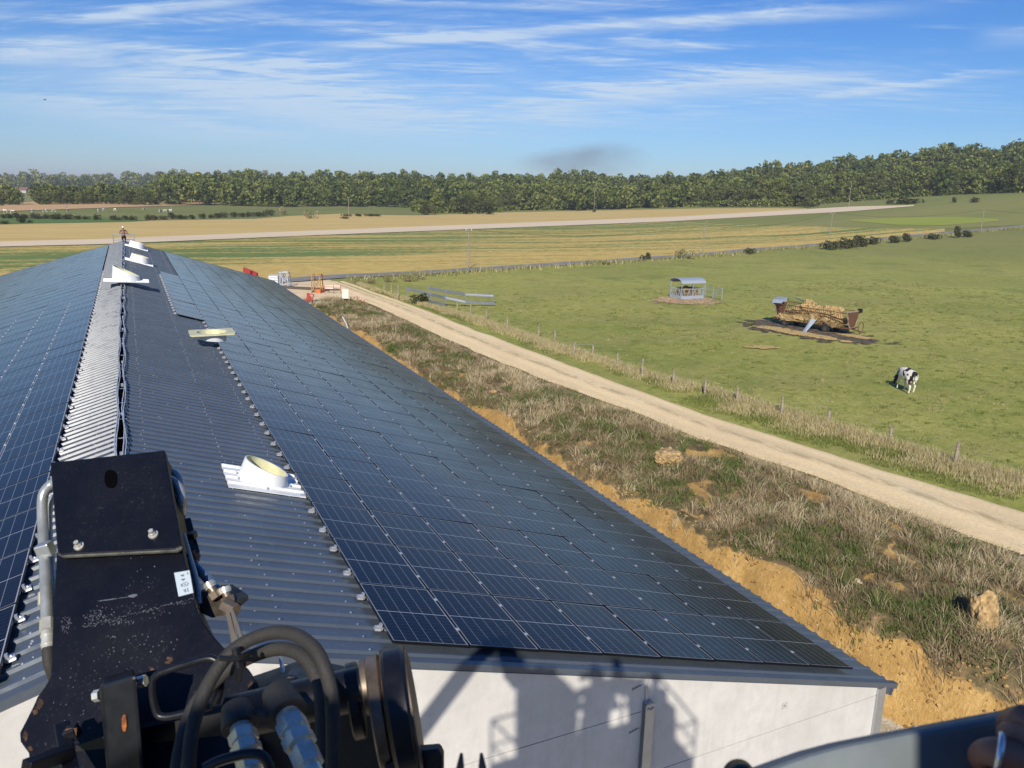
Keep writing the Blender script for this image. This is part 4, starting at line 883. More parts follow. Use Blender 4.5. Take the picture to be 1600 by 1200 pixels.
def skin(name, joints, bones, mats, par=None, sub=2, root=0, matfn=None):
    me = bpy.data.meshes.new(name); me.from_pydata([Vector(j[0]) for j in joints], bones, []); o = bpy.data.objects.new(name, me); COL.objects.link(o)
    md = o.modifiers.new('skin', 'SKIN'); md.use_smooth_shade = True
    for i, j in enumerate(joints):
        sv = me.skin_vertices[0].data[i]; r_ = j[1]; sv.radius = r_ if isinstance(r_, tuple) else (r_, r_); sv.use_root = (i == root)
    ms = o.modifiers.new('sub', 'SUBSURF'); ms.levels = ms.render_levels = sub
    dg = bpy.context.evaluated_depsgraph_get(); ev = o.evaluated_get(dg); m2 = bpy.data.meshes.new_from_object(ev); m2.name = name
    bpy.data.objects.remove(o); o = bpy.data.objects.new(name, m2); COL.objects.link(o); m2.materials.clear()
    for mt in (mats if isinstance(mats, list) else [mats]): m2.materials.append(mt)
    for p in m2.polygons: p.use_smooth = True; p.material_index = matfn(p.center) if matfn else 0
    if par: o.parent = par
    return o
def figure(loc, rz, label, cloth, legs, larm, rarm, hat=None, hgt=1.75, hair=M_BLACK, group=None):
    """standing person, z=0 at the soles; larm/rarm: elbow, wrist, knuckles"""
    root = empty('person', loc, rz); tag(root, label, 'person', group); k = hgt/1.75
    J = [((0,0,.95),(.15,.11)),((0,0,1.12),(.14,.10)),((0,0,1.32),(.165,.11)),((0,0,1.43),(.10,.08)),((0,0,1.50),.052),((0,.01,1.57),.062),((0,.02,1.655),(.080,.098)),((0,.01,1.73),(.062,.075))]
    B = [(0,1),(1,2),(2,3),(3,4),(4,5),(5,6),(6,7)]
    def chain(a, pts):
        for p, r_ in pts: J.append((p, r_)); B.append((a, len(J)-1)); a = len(J)-1
        return a
    for sx, arm in ((-1, larm), (1, rarm)):
        a = chain(3, [((sx*.19,0,1.41),.065),(arm[0],.043),(arm[1],.028),(arm[2],.034)])
        d = (Vector(arm[2])-Vector(arm[1])).normalized(); side = d.cross(Vector((0,0,1)));  side = side.normalized() if side.length > .1 else Vector((1,0,0))
        for q in range(4): chain(a, [(tuple(Vector(arm[2])+d*.045+side*(.024*(q-1.5))),.010),(tuple(Vector(arm[2])+d*(.075+.01*(1.5-abs(q-1.5)))+side*(.026*(q-1.5))),.008)])
        chain(a, [(tuple(Vector(arm[2])+side*.045*(-sx)-d*.005),.011),(tuple(Vector(arm[2])+side*.058*(-sx)+d*.03),.009)])
        chain(0, [((sx*.10,0,.86),.10),((sx*.11,.02,.48),.062),((sx*.115,-.01,.10),.045),((sx*.12,.06,.035),.04),((sx*.12,.15,.028),.035)])
    def mf(c):
        if c.z > 1.47: return 0
        if c.z < .98 and abs(c.x) < .4: return 2 if c.z > .1 else 3
        for sx, arm in ((-1, larm), (1, rarm)):
            e, w = Vector(arm[0]), Vector(arm[1])
            if (c-w).length < (e-w).length*.95 or (c-Vector(arm[2])).length < .16: return 0
        return 1
    J = [(tuple(Vector(p)*k), tuple(x*k for x in r_) if isinstance(r_, tuple) else r_*k) for p, r_ in J]
    skin('body', J, B, [M_SKIN, cloth, legs, M_BLACK], root, 2, 0, lambda c: mf(c/k))
    m = MB(); n = 14
    V = []; F = []
    for i in range(6):
        t = i/5*math.pi*.52; 
        for j in range(n): a = 2*math.pi*j/n; V.append((.092*math.sin(t)*math.cos(a)*k, (.015+.112*math.sin(t)*math.sin(a))*k, (1.665+.125*math.cos(t))*k))
    F = [(i*n+j, i*n+(j+1) % n, (i+1)*n+(j+1) % n, (i+1)*n+j) for i in range(5) for j in range(n)]
    m.add(V, F)
    if hat: m.tube([(0,.03*k,1.665*k),(0,.03*k,1.675*k)], .125*k, 18)
    m.build('hard_hat' if hat else 'hair', hat or hair, root, smooth=True)
    m = MB(); m.tube([(0,.115*k,1.655*k),(0,.135*k,1.635*k),(0,.118*k,1.622*k)], [.008*k,.014*k,.010*k], 8); m.build('nose', M_SKIN, root, smooth=True)
    return root
ph = figure(C_(.13, -.44, -1.72), R(-25), 'person in dark clothes on the platform, holding up a phone', M_NAVY, M_NAVY, ((-.32,.0,1.18),(-.22,.12,1.12),(-.20,.16,1.09)), ((.34,.0,1.18),(.24,.12,1.12),(.20,.16,1.09)), hgt=1.95)

# hand of a colleague gripping the rail
def handp(px, py, d): return P(px, py, d)
mate = figure(C_(1.12, -.62, -1.72), R(10), 'person whose ringed hand grips the grey rail at the right edge', M_HIVIS, M_NAVY, ((-.30,.05,1.20),(-.30,.30,1.15),(-.26,.38,1.12)), ((.32,.10,1.14),(.24,.38,1.08),(.2,.45,1.06)), hgt=1.70)
def hand():
    J = [(P(1700,1290,.52),.034),(P(1655,1215,.525),.030),(P(1618,1160,.53),.026),(P(1602,1122,.545),.017)]; B = [(0,1),(1,2),(2,3)]
    def ch(a, pts):
        for p, r_ in pts: J.append((p, r_)); B.append((a, len(J)-1)); a = len(J)-1
    ch(1, [(P(1612,1192,.515),.0115),(P(1578,1182,.510),.0105),(P(1550,1172,.515),.0100),(P(1532,1176,.525),.0085),(P(1528,1192,.535),.0065)])
    ch(1, [(P(1606,1225,.51),.0115),(P(1574,1226,.505),.0105),(P(1550,1226,.515),.009)])
    ch(2, [(P(1590,1118,.53),.0105),(P(1580,1125,.545),.009),(P(1572,1136,.56),.008)])
    ch(2, [(P(1596,1150,.52),.0115),(P(1580,1146,.525),.0105),(P(1570,1152,.54),.0085)])
    o = skin('hand', [(tuple(p), r_) for p, r_ in J], B, M_SKIN, None, 2, 0); return rooted(o, mate)
def rooted2(o, par): o.parent = par; o.matrix_parent_inverse = (Matrix.Translation(par.location) @ Matrix.Rotation(par.rotation_euler.z, 4, 'Z')).inverted(); return o
_r = rooted; rooted = rooted2
hand()
c = P(1560,1177,.512); axr = (P(1578,1182,.510)-P(1550,1172,.515)).normalized(); a1 = axr.cross(FW).normalized(); a2 = axr.cross(a1)
m = MB(); m.tube([c+a1*math.cos(k*math.pi/14)*.0118+a2*math.sin(k*math.pi/14)*.0118 for k in range(29)], .0022, 10, False); rooted(m.build('ring', plain('silver', (.75,.76,.78), .25, .9), smooth=True), mate)
rooted = _r
# forearm joining hand and sleeve
tbm = MB(); pe = mate.location; tbm.tube([C_(.98,-.50,-.60), C_(.92,-.10,-.58), P(1760,1340,.50), P(1690,1275,.52)], [.050,.046,.036,.031], 16); rooted2(tbm.build('forearm', M_HIVIS, smooth=True), mate)
# ------------------------------------------------------------------ foliage
def clump_mesh(name, blobs, n, size, mat, trunk=None, flat=.0, tj=.25, seed=0):
    """leaf clumps on ellipsoid blobs: (cx,cy,cz,rx,ry,rz)"""
    g = np.random.default_rng(seed); V = []; T = []; w = np.array([b[3]*b[5] for b in blobs]); w = w/w.sum()
    bi = g.choice(len(blobs), n, p=w); bl = np.array(blobs)[bi]; d = g.normal(size=(n, 3)); d /= np.linalg.norm(d, axis=1)[:,None]
    rad = g.uniform(.55, 1.08, n)**.6; c = bl[:,:3]+d*bl[:,3:]*rad[:,None]
    c[:,2] = np.maximum(c[:,2], .1)
    nr = d+g.normal(size=(n, 3))*.55; nr /= np.linalg.norm(nr, axis=1)[:,None]
    u = np.cross(nr, g.normal(size=(n, 3))); u /= np.linalg.norm(u, axis=1)[:,None]; v = np.cross(nr, u)
    s1 = size*g.uniform(.5, 1.25, n)[:,None]; s2 = s1*g.uniform(.6, 1.1, n)[:,None]
    V = np.stack([c-u*s1, c-v*s2*.8+u*s1*.2, c+u*s1, c+v*s2], 1).reshape(-1, 3); F = np.arange(4*n).reshape(n, 4)
    bt = g.uniform(0, 1, len(blobs))[bi]; t = np.clip(.45+(bt-.5)*.5+g.normal(0, tj, n), 0, 1); return V, F, np.repeat(t, 4)
def tree_blobs(g, h, w):
    B = []; n = int(13+w*1.5)
    for k in range(n):
        a = g.uniform(0, 6.28); r_ = w*.5*g.uniform(.1, .95)**.7; z = h*g.uniform(.12, .88); s_ = w*.5*g.uniform(.28, .5)*(1.15-.5*abs(z/h-.55))
        q = math.sqrt(max(0, 1-((z/h-.5)/.55)**2)); B.append((math.cos(a)*r_*q, math.sin(a)*r_*q, z, s_, s_, s_*g.uniform(.7, 1.0)))
    B.append((0, 0, h*.84, w*.24, w*.24, h*.14)); return B
TREEV = []
def trunk_mb(g, h, w):
    m = MB(); m.tube([(0,0,-.6),(0,0,h*.2),(g.normal(0,.2),g.normal(0,.2),h*.55),(g.normal(0,.4),g.normal(0,.4),h*.8)], [.28,.22,.15,.05], 6)
    for k in range(5):
        a = g.uniform(0, 6.28); z = h*g.uniform(.25, .6); m.tube([(0,0,z),(math.cos(a)*w*.2,math.sin(a)*w*.2,z+h*.1),(math.cos(a)*w*.38,math.sin(a)*w*.38,z+h*.22)], [.12,.08,.03], 5)
    return m
for k in range(7):
    g = np.random.default_rng(50+k); h = [13,14,12,15,11,13,14][k]; w = [8,9,7.5,8,9,6.5,10][k]
    V, F, T = clump_mesh('crown', tree_blobs(g, h, w), 2400, .40, M_LEAF, seed=60+k)
    TREEV.append((h, w, V, F, T, trunk_mb(g, h, w)))
tree_me = []
for k, (h, w, V, F, T, tm) in enumerate(TREEV):
    o = npmesh('crown', V, F, M_LEAF2 if k in (1, 5) else M_LEAF, dict(tint=T)); cm = o.data; bpy.data.objects.remove(o)
    o = tm.build('trunk', M_BARK); tmm = o.data; bpy.data.objects.remove(o); tree_me.append((cm, tmm))
def put_tree(k, x, y, s, rz, label, group, sz=None, name='broadleaf_tree', dz=0):
    root = empty(name, (x, y, gz(x, y)+dz), rz); root.scale = (s, s, sz or s); tag(root, label, 'tree', group)
    for nm, me in (('crown', tree_me[k][0]), ('trunk', tree_me[k][1])): o = bpy.data.objects.new(nm, me); COL.objects.link(o); o.parent = root
    return root
def at_r(px, r):        # ground point at distance r in image column px (on the horizon line)
    d = ray(px, float(horizon(px))); d.z = 0; d.normalize(); return CAM.x+d.x*r, CAM.y+d.y*r
# front of the wood: each tree on its own
FB = ([-120,0,50,120,240,300,362,364,372,440,520,640,648,700,780,800,912,1050,1256,1290,1428,1500,1600,1760],
      [316,316,315.5,312,307,306.5,308,318,320,320.5,320,321,333,333,331,329,327.5,324,323,318.5,308,304,301,296])
px = -130
LBL = 'broadleaf tree in the front row of the wood, behind the %s'
while px < 1760:
    k = int(rng.integers(0, 7)); by = float(np.interp(px, *FB))-.6; g_ = cast(px, by)
    r_ = math.hypot(g_.x-CAM.x, g_.y-CAM.y)
    if r_ > 700: x, y = at_r(px, 460); g_ = Vector((x, y, 0)); r_ = 460
    if rng.uniform() < .3: k = int(rng.choice([1, 5]))
    s_ = rng.uniform(.38, .58) if px < 250 else rng.uniform(.45, .72) if px < 500 else rng.uniform(.55, .9) if px < 1100 else rng.uniform(.7, 1.15)
    zone = 'orange tilled field' if px < 363 else 'golden stubble field' if px < 1240 else 'green meadow on the right'
    if not 27 < px < 52: put_tree(k, g_.x, g_.y, s_*r_/455, rng.uniform(0, 6.28), LBL % zone, 'trees at the front of the wood, behind the %s' % zone, s_*rng.uniform(.8, 1.1)*r_/455)
    px += rng.uniform(6.5, 11)
# second and third rows still single, the rest of the wood one mass
def mass(rows, name, label, lowres=1, mat=None):
    VV = []; FF = []; TT = []; off = 0
    for (r0_, r1_, p0, p1, step, s0, s1) in rows:
        px = p0
        while px < p1:
            if 24 < px < 56 and r1_ < 1000: px = 56
            x, y = at_r(px, rng.uniform(r0_, r1_)); k = int(rng.integers(0, 7)); h, w, V, F, T, _ = TREEV[k]; n = len(F)//lowres; sel = rng.choice(len(F), n, replace=False)
            s_ = rng.uniform(s0, s1)*(.72 if px < 250 and r1_ < 1000 else 1); a = rng.uniform(0, 6.28); ca_, sa_ = math.cos(a)*s_, math.sin(a)*s_
            v = V.reshape(-1, 4, 3)[sel]; c = v.mean(1, keepdims=True); v = (c+(v-c)*math.sqrt(lowres)*.95).reshape(-1, 3)
            v = np.stack([v[:,0]*ca_-v[:,1]*sa_+x, v[:,0]*sa_+v[:,1]*ca_+y, v[:,2]*s_+gz(x, y)], -1)
            VV.append(v); FF.append(np.arange(4*n).reshape(-1, 4)+off); TT.append(np.clip(T.reshape(-1, 4)[sel].ravel()+rng.normal(0, .13), 0, 1)); off += 4*n; px += step*rng.uniform(.6, 1.4)
    o = npmesh(name, np.concatenate(VV), np.concatenate(FF), mat or M_LEAF, dict(tint=np.concatenate(TT))); tag(o, label, 'woodland', None, 'stuff'); return o
mass([(470,485,-150,2500,15,.8,1.1),(495,515,-150,2500,15,.8,1.15),(525,555,-150,2500,15,.85,1.15),(570,600,-150,2500,15,.85,1.2),(615,650,-150,2500,15,.9,1.25),(660,700,-150,2500,13,.85,1.25),(720,760,-150,2500,13,.85,1.2)], 'wood', 'dense mass of the wood rising behind its front row of trees', 5)
mass([(1250,1320,-150,420,10,1.3,1.9),(1500,1600,-150,420,8,1.4,2.2)], 'distant_wood', 'far bluish wood on the skyline at the left', 6)
def skirt():
    VV = []; TT = []
    last = -999; g_ = None
    for px in np.arange(-150, 1780, .42):
        by = float(np.interp(px, *FB)); 
        if 24 < px < 56: continue
        if px-last > 5: G0 = cast(px, by-.4); G1 = cast(px+5, float(np.interp(px+5, *FB))-.4); last = px
        g_ = G0.lerp(G1, (px-last)/5); r_ = math.hypot(g_.x-CAM.x, g_.y-CAM.y)
        if r_ > 700: continue
        for q in range(5):
            h = rng.uniform(0, 3.2 if px > 500 else 2.2)*(.5+fbm(np.array([px]), np.array([0.]), 22, 5)[0]); c = g_+Vector((rng.normal(0, .8), rng.normal(0, 2.0), h)); u_ = Vector(rng.normal(size=3)).normalized()*.55; w_ = u_.cross(Vector(rng.normal(size=3))).normalized()*.45
            VV += [c-u_, c-w_, c+u_, c+w_]; TT += [np.clip(rng.normal(.5, .25), 0, 1)]*4
    o = npmesh('undergrowth', np.array(VV), np.arange(len(VV)).reshape(-1, 4), M_LEAF, dict(tint=np.array(TT))); tag(o, 'tangled undergrowth along the foot of the wood', 'undergrowth', None, 'stuff')
skirt()
M_SHRUB_G = 'bushes and hedges of the fields'
BUSHV = []
for k in range(4):
    g = np.random.default_rng(90+k); B = [(g.normal(0, .7), g.normal(0, .5), .55+g.uniform(0, .5), .7, .6, .55) for _ in range(7)]
    V, F, T = clump_mesh('b', B, 520, .13, M_BUSH, seed=95+k); o = npmesh('leafy_bush', V, F, M_BUSH, dict(tint=T)); BUSHV.append(o.data); bpy.data.objects.remove(o)
for k in range(3):
    g = np.random.default_rng(190+k); B = [(g.normal(0, .7), g.normal(0, .5), .45+g.uniform(0, .5), .7, .6, .5) for _ in range(7)]
    V, F, T = clump_mesh('b', B, 800, .09, M_DRY, seed=195+k); o = npmesh('dry_bush', V, F, M_DRY, dict(tint=np.clip(T*.9+.1, 0, .95))); BUSHV.append(o.data); bpy.data.objects.remove(o)
def bush(px, py, wpx, hpx, label, group=None, k=None):
    g_ = cast(px, py); d = (g_-CAM).dot(FW); o = bpy.data.objects.new('bush', BUSHV[int(rng.integers(0, 4)) if k is None else k]); COL.objects.link(o)
    sx = wpx/FPX*d/2.9; sz = hpx/FPX*d/1.55; o.location = g_-Vector((0,0,.15*sz)); o.scale = (sx, sx, sz); o.rotation_euler = (0,0,-YAW); tag(o, label, 'bush', group); return o
HG = 'bushes of the hedge line beyond the stubble field'
for px0 in [5,14,25,38,52,60,72,83,92,100,110,120,133,150,176,186,196,206,232,240,258,268,278,290,300,315,330,340,352,364,376,388,400,412,424]:
    h_ = 8+rng.uniform(-1.5, 4); bush(px0, float(np.interp(px0, [0,200,300,424], [341.5,344.5,342.5,337.5]))+rng.normal(0, .4), rng.uniform(12, 17), h_, 'low dark bush in the hedge line between stubble field and meadow', HG)
bush(33, 349, 19, 13, 'round dark bush standing alone in front of the far left hedge', k=1); bush(46, 349, 8, 7, 'small pale bush beside the round dark one at far left')
bush(5, 351, 16, 7, 'low green bush at the left edge, at the stubble field border')
bush(303, 311, 8, 4.5, 'lone dark bush inside the orange tilled field'); bush(325, 320, 6, 5, 'small dark bush at the edge of the orange tilled field')
bush(441, 336, 17, 17, 'pale rounded bush, left one of the pair by the hedge end', k=5); bush(484, 342, 20, 20, 'pale rounded bush, right one of the pair by the hedge end', k=6)
bush(541, 342.5, 12, 5, 'small dark bush at the foot of a field pole on the left'); bush(928, 332, 6, 6, 'small bush at the foot of the pole beside the wood')
for p_ in (545,560,575,590): bush(p_, 338.5, 16, 5, 'low bush in the hedge strip left of the thicket', 'bushes of the strip left of the thicket')
bush(665, 336, 26, 20, 'dark thicket bush at the field edge before the wood, left one'); bush(725, 335, 40, 28, 'wide dark thicket before the wood, centre left'); bush(755, 335, 34, 20, 'lower thicket joined to the wide one before the wood')
bush(1412, 319, 46, 12, 'long low dark bush at the tip of the chalky strip'); bush(1388, 319, 10, 9, 'small round bush left of the long dark one')
bush(1491, 317, 10, 10, 'small shrub on the meadow slope, left one of two'); bush(1521, 317, 13, 11, 'small shrub on the meadow slope, right one of two')
bush(1268, 324, 30, 9, 'brownish bushes below the wood beside the chalky strip')
RB = [(1070,405,28,19,'rounded dry bush on the verge by the road, left of the hedge',None,4),(940,413,34,10,'low dry bush on the road verge, nearest the poles',None,5),(1003,408,12,12,'narrow dark bush on the road verge, left of a pair'),(1013,407,12,14,'narrow dark bush on the road verge, right of a pair'),(1169,397,18,12,'bush on the road verge between posts'),
      (1294,390,34,17,'dense green hedge bush, left end of the row by the road'),(1318,388,36,20,'dense green hedge bush, second in the row by the road'),(1345,386,34,20,'dense green hedge bush, third in the row by the road'),(1362,382,20,15,'hedge bush, right end of the dense row by the road'),(1398,380,24,13,'brownish bush right of the dense hedge by the road'),(1417,378,20,15,'taller brownish bush right of the dense hedge'),(1455,374,24,11,'low bush by the road before the tall one'),(1496,372,16,21,'tall bush by the road, left of the last pole'),(1512,371,22,12,'broad bush beside the tall one by the road')]
for a in RB: bush(*a)
# ------------------------------------------------------------------ grasses and weeds (uncountable)
def blades(name, x, y, z, hgt, wid, tint, mat, lean=.5, label='', cat='grass', radial=None):
    n = len(x); a = rng.uniform(0, 2*np.pi, n); la = rng.uniform(0, 2*np.pi, n); l = lean*hgt*rng.uniform(.3, 1.3, n)
    if radial: la = radial[0]+rng.normal(0, .6, n); l = hgt*(.15+lean*radial[1]*rng.uniform(.5, 1.6, n)); hgt = hgt*(1.1-.45*radial[1])
    wx, wy = np.cos(a)*wid/2, np.sin(a)*wid/2; lx, ly = np.cos(la)*l, np.sin(la)*l
    P0 = np.stack([x-wx, y-wy, z-.04], -1); P1 = np.stack([x+wx, y+wy, z-.04], -1)
    P2 = np.stack([x+wx*.8+lx*.35, y+wy*.8+ly*.35, z+hgt*.6], -1); P3 = np.stack([x-wx*.8+lx*.35, y-wy*.8+ly*.35, z+hgt*.6], -1)
    P4 = np.stack([x+lx+wx*.2, y+ly+wy*.2, z+hgt], -1); P5 = np.stack([x+lx-wx*.2, y+ly-wy*.2, z+hgt], -1)
    V = np.stack([P0, P1, P2, P3, P4, P5], 1).reshape(-1, 3); b = np.arange(n)[:,None]*6
    F = np.concatenate([b+np.array([[0,1,2,3]]), b+np.array([[3,2,4,5]])]); o = npmesh(name, V, F, mat, dict(tint=np.repeat(tint, 6))); tag(o, label, cat, None, 'stuff'); return o
def sample(n, x0, x1, y0, y1, pw=1.0): return rng.uniform(x0, x1, n), y0+(y1-y0)*rng.uniform(0, 1, n)**pw
# weeds on the bank: bushy tufts, each of one colour family
n = 15000; x, y = sample(n, 11.5, 24, -4, 76, 1.6); Lx_ = np.interp(y, TR_Y, TR_L)
te = top(y)+(fbm(x, y, 2.6, 31)-.5)*1.3
bd_ = fbm(x, y, 1.7, 41, 4); ok = (x > te-.05+rng.normal(0, .15, n)) & (x < Lx_-.25-np.abs(rng.normal(0, .35, n))) & (bd_ < .66+rng.normal(0, .03, n)) & (fbm(x, y, .9, 77, 3) > .34)
x, y = x[ok], y[ok]; typ = fbm(x, y, 2.4, 55, 4)+rng.normal(0, .09, len(x)); size = rng.uniform(.5, 1.5, len(x))**1.3
k = 26; m_ = len(x)*k; fam = np.where(typ > .58, 2, np.where(typ > .44, 1, 0)); fam = np.where(rng.uniform(0, 1, len(x)) < .18, rng.integers(0, 3, len(x)), fam)
F_ = np.repeat(fam, k); S_ = np.repeat(size, k); off_a = rng.uniform(0, 6.283, m_); off_r = np.sqrt(rng.uniform(0, 1, m_))*.20*S_
X_ = np.repeat(x, k)+np.cos(off_a)*off_r; Y_ = np.repeat(y, k)+np.sin(off_a)*off_r
lo_ = np.array([.02, .43, .62])[F_]; hi_2 = np.array([.36, .60, 1.0])[F_]; tint = lo_+(hi_2-lo_)*rng.uniform(0, 1, m_)**np.array([1, 1, 1.5])[F_]
hg = (.10+.24*rng.uniform(0, 1, m_))*S_*np.array([.75, 1.0, 1.15])[F_]; Z_ = height(X_, Y_)
blades('weeds', X_, Y_, Z_, hg, (.013+.012*np.clip(Y_/40, 0, 2))*np.array([1.5, 1.1, .9])[F_], tint, M_DRY, .8, 'tangled bushy weeds, straw coloured, mauve brown and green, covering the bank', 'weeds', (off_a, off_r/(.20*S_)))
# low leafy ground cover on the bank
n = 60000; x, y = sample(n, 12, 24, -4, 76, 1.3); Lx_ = np.interp(y, TR_Y, TR_L); te = top(y)+(fbm(x, y, 2.6, 31)-.5)*1.3
ok = (x > te+.1) & (x < Lx_-.1+rng.normal(0, .2, n)) & (fbm(x, y, 1.7, 41, 4) < .63) & (fbm(x, y, 2.2, 60, 4) > .47); x, y = x[ok], y[ok]
blades('ground_cover', x, y, height(x, y), rng.uniform(.04, .14, len(x)), .05, rng.uniform(0, .4, len(x)), M_DRY, 1.4, 'low green leaves creeping over the bank', 'ground cover')
# verge along the pasture fence
FEN = [(33.5,2),(30.2,13.1),(28.3,28.3),(27.0,33.2),(25.9,46),(25.2,60),(22.9,72.5),(21.8,86)]
def fx(y): return np.interp(y, [p[1] for p in FEN], [p[0] for p in FEN])
n = 16000; y = -6+94*rng.uniform(0, 1, n)**1.25; rx = np.interp(y, TR_Y2, TR_R); w_ = rng.uniform(0, 1, n); x = rx+.15+(fx(y)-rx+.5)*w_
den = fbm(x, y, 2.4, 81, 4); ok = (den+.35*w_ > .52); x, y, w_ = x[ok], y[ok], w_[ok]; k = 8
X_ = np.repeat(x, k)+rng.normal(0, .12, len(x)*k); Y_ = np.repeat(y, k)+rng.normal(0, .12, len(x)*k); W__ = np.repeat(w_, k); dr = fbm(X_, Y_, 1.8, 85, 3)*.7+W__*.55-.25+rng.normal(0, .1, len(X_))
tint = np.clip(np.where(dr > .34, rng.uniform(.55, 1, len(X_)), rng.uniform(0, .5, len(X_))), 0, 1)
blades('verge_grass', X_, Y_, height(X_, Y_), (.08+.32*np.clip(W__, 0, 1)*rng.uniform(.3, 1, len(X_)))*np.where(dr > .34, 1.25, .8), .018+.012*np.clip(Y_/40, 0, 2), tint, M_VERGE, .45, 'tall dry verge grass between the chalk track and the pasture fence')
# short grass tufts on the pasture
n = 90000; x, y = sample(n, 24, 95, -5, 60, 1.0); ok = (x > fx(y)+.3) & ((x-WAG.x)**2+(y-WAG.y)**2 > 40); x, y = x[ok], y[ok]; t_ = fbm(x, y, 3.5, 91, 4); ok = t_ > .42; x, y, t_ = x[ok], y[ok], t_[ok]
blades('pasture_grass', x, y, height(x, y), rng.uniform(.03, .09, len(x)), .028, np.clip(rng.uniform(.0, .6, len(x))+(t_-.5)*.5, 0, .62), M_VERGE, 1.2, 'short uneven grass tufts of the grazed pasture')
n = 5200; x, y = sample(n, 25, 100, -5, 75, 1.0); ok = (x > fx(y)+.4) & (np.hypot(x-WAG.x, y-WAG.y) > 6) & (fbm(x, y, 6, 95, 3) > .42); x, y = x[ok], y[ok]; k = 22; A_ = rng.uniform(0, 6.283, len(x)*k); Rr = np.sqrt(rng.uniform(0, 1, len(x)*k)); S_ = np.repeat(rng.uniform(.10, .34, len(x)), k)
X_ = np.repeat(x, k)+np.cos(A_)*Rr*S_*1.5; Y_ = np.repeat(y, k)+np.sin(A_)*Rr*S_; blades('grass_tufts', X_, Y_, height(X_, Y_), rng.uniform(.06, .17, len(X_)), .035, np.clip(np.repeat(rng.uniform(.12, .75, len(x)), k)+rng.normal(0, .08, len(X_)), 0, .85), M_VERGE, .7, 'ungrazed darker tufts dotted over the pasture', 'grass', (A_, Rr))
# roadside verge
rp = []
for a, b_ in zip(ROAD[:-1], ROAD[1:]):
    L_ = (b_-a).length; d_ = (b_-a).normalized(); nn = Vector((d_.y, -d_.x, 0)); nn = nn if nn.dot(CAM-a) > 0 else -nn
    for q in range(int(L_*9)): p = a.lerp(b_, rng.uniform()); o_ = 2.9+abs(rng.normal(0, 1.0)); rp.append((p.x+nn.x*o_, p.y+nn.y*o_))
rp = np.array(rp); ok = ~((rp[:,1] < 99) & (rp[:,0] < 23)); rp = rp[ok]; rp = np.repeat(rp, 3, 0)+rng.normal(0, .35, (len(rp)*3, 2))
blades('roadside_grass', rp[:,0], rp[:,1], height(rp[:,0], rp[:,1]), rng.uniform(.2, .8, len(rp))*(.4+1.2*fbm(rp[:,0], rp[:,1], 6, 21, 3)), .10, np.clip(rng.normal(.50, .25, len(rp)), 0, 1), M_VERGE, .3, 'dry roadside grass along the far side of the pasture')
# stones along the track and the bank
m = MB(); pts = []
def stone(m, x, y, z, r_):
    b = len(m.v); n1 = 6
    V = [(x, y, z+r_*.8)]+[(x+r_*math.cos(k*6.283/n1)*rng.uniform(.7, 1.2), y+r_*math.sin(k*6.283/n1)*rng.uniform(.7, 1.2), z+r_*rng.uniform(.1, .4)) for k in range(n1)]+[(x, y, z-r_)]
    m.add(V, [(0, k+1, (k+1) % n1+1) for k in range(n1)]+[(n1+1, (k+1) % n1+1, k+1) for k in range(n1)])
for _ in range(1500):
    y = 2+60*rng.uniform()**1.8; x = np.interp(y, TR_Y, TR_L)+rng.normal(-.3, .45); stone(m, x, y, gz(x, y), rng.uniform(.02, .07))
for _ in range(260):
    y = rng.uniform(-3, 12); t_ = float(toe(y)); x = t_+rng.normal(.1, .5); stone(m, x, y, gz(x, y), rng.uniform(.01, .045))
mC = MB()
for _ in range(1500):
    y = -3+50*rng.uniform()**2.2; x = lerp(float(toe(y)), float(top(y)), rng.uniform(.0, 1.15)); stone(mC, x, y, gz(x, y), rng.uniform(.015, .07))
tag(mC.build('earth_clods', plain('clod_earth', (.44,.28,.10), .95, var=.3, scale=3), fix=False), 'crumbled clods of yellow earth on the cut bank', 'clods', None, 'stuff')
o = m.build('gravel_stones', plain('chalk_stone', (.58,.50,.36), .95, var=.25), fix=False); tag(o, 'loose pale stones along the track edge and the foot of the bank', 'stones', None, 'stuff')
def boulder(px, py, rw, rh, label, mat, seed):
    g_ = cast(px, py); d = (g_-CAM).dot(FW); R_ = rw/FPX*d; H_ = rh/FPX*d
    bm = bmesh.new(); bmesh.ops.create_icosphere(bm, subdivisions=4, radius=1)
    for v in bm.verts:
        n_ = mnoise.fractal(v.co*1.6+Vector((seed,0,0)), .9, 2, 5); n2 = mnoise.fractal(v.co*6+Vector((seed,3,0)), .9, 2, 4); v.co *= 1+.28*n_+.07*n2; v.co.x *= R_; v.co.y *= R_; v.co.z *= H_
    me = bpy.data.meshes.new('boulder'); bm.to_mesh(me); bm.free(); me.materials.append(mat); o = bpy.data.objects.new('earth_clod', me); COL.objects.link(o); o.location = g_+Vector((0,0,H_*.55)); o.rotation_euler = (0,0,seed); tag(o, label, 'earth clod'); return o
M_EARTH = plain('crumbly_earth', (.50,.34,.15), .95, var=.3, scale=5, bump=.8)
boulder(1534, 975, 20, 36, 'large upright clod of yellow earth in the weeds at the right', M_EARTH, 1.3)
boulder(1045, 722, 24, 13, 'long mound of yellow earth half way along the bank', M_EARTH, 2.3)
boulder(770, 428+186, 6, 3, 'small clod of yellow earth on the bank below the track', M_EARTH, 4.1)
boulder(1340, 912, 6, 5, 'pale stone in the weeds above the barn corner', plain('pale_stone', (.62,.52,.36), .95, scale=8, bump=.5), 5.1)
boulder(1432, 1142, 6, 4, 'white stone lying on the gravel by the barn corner', plain('white_stone', (.75,.73,.68), .9, scale=8), 6.1)

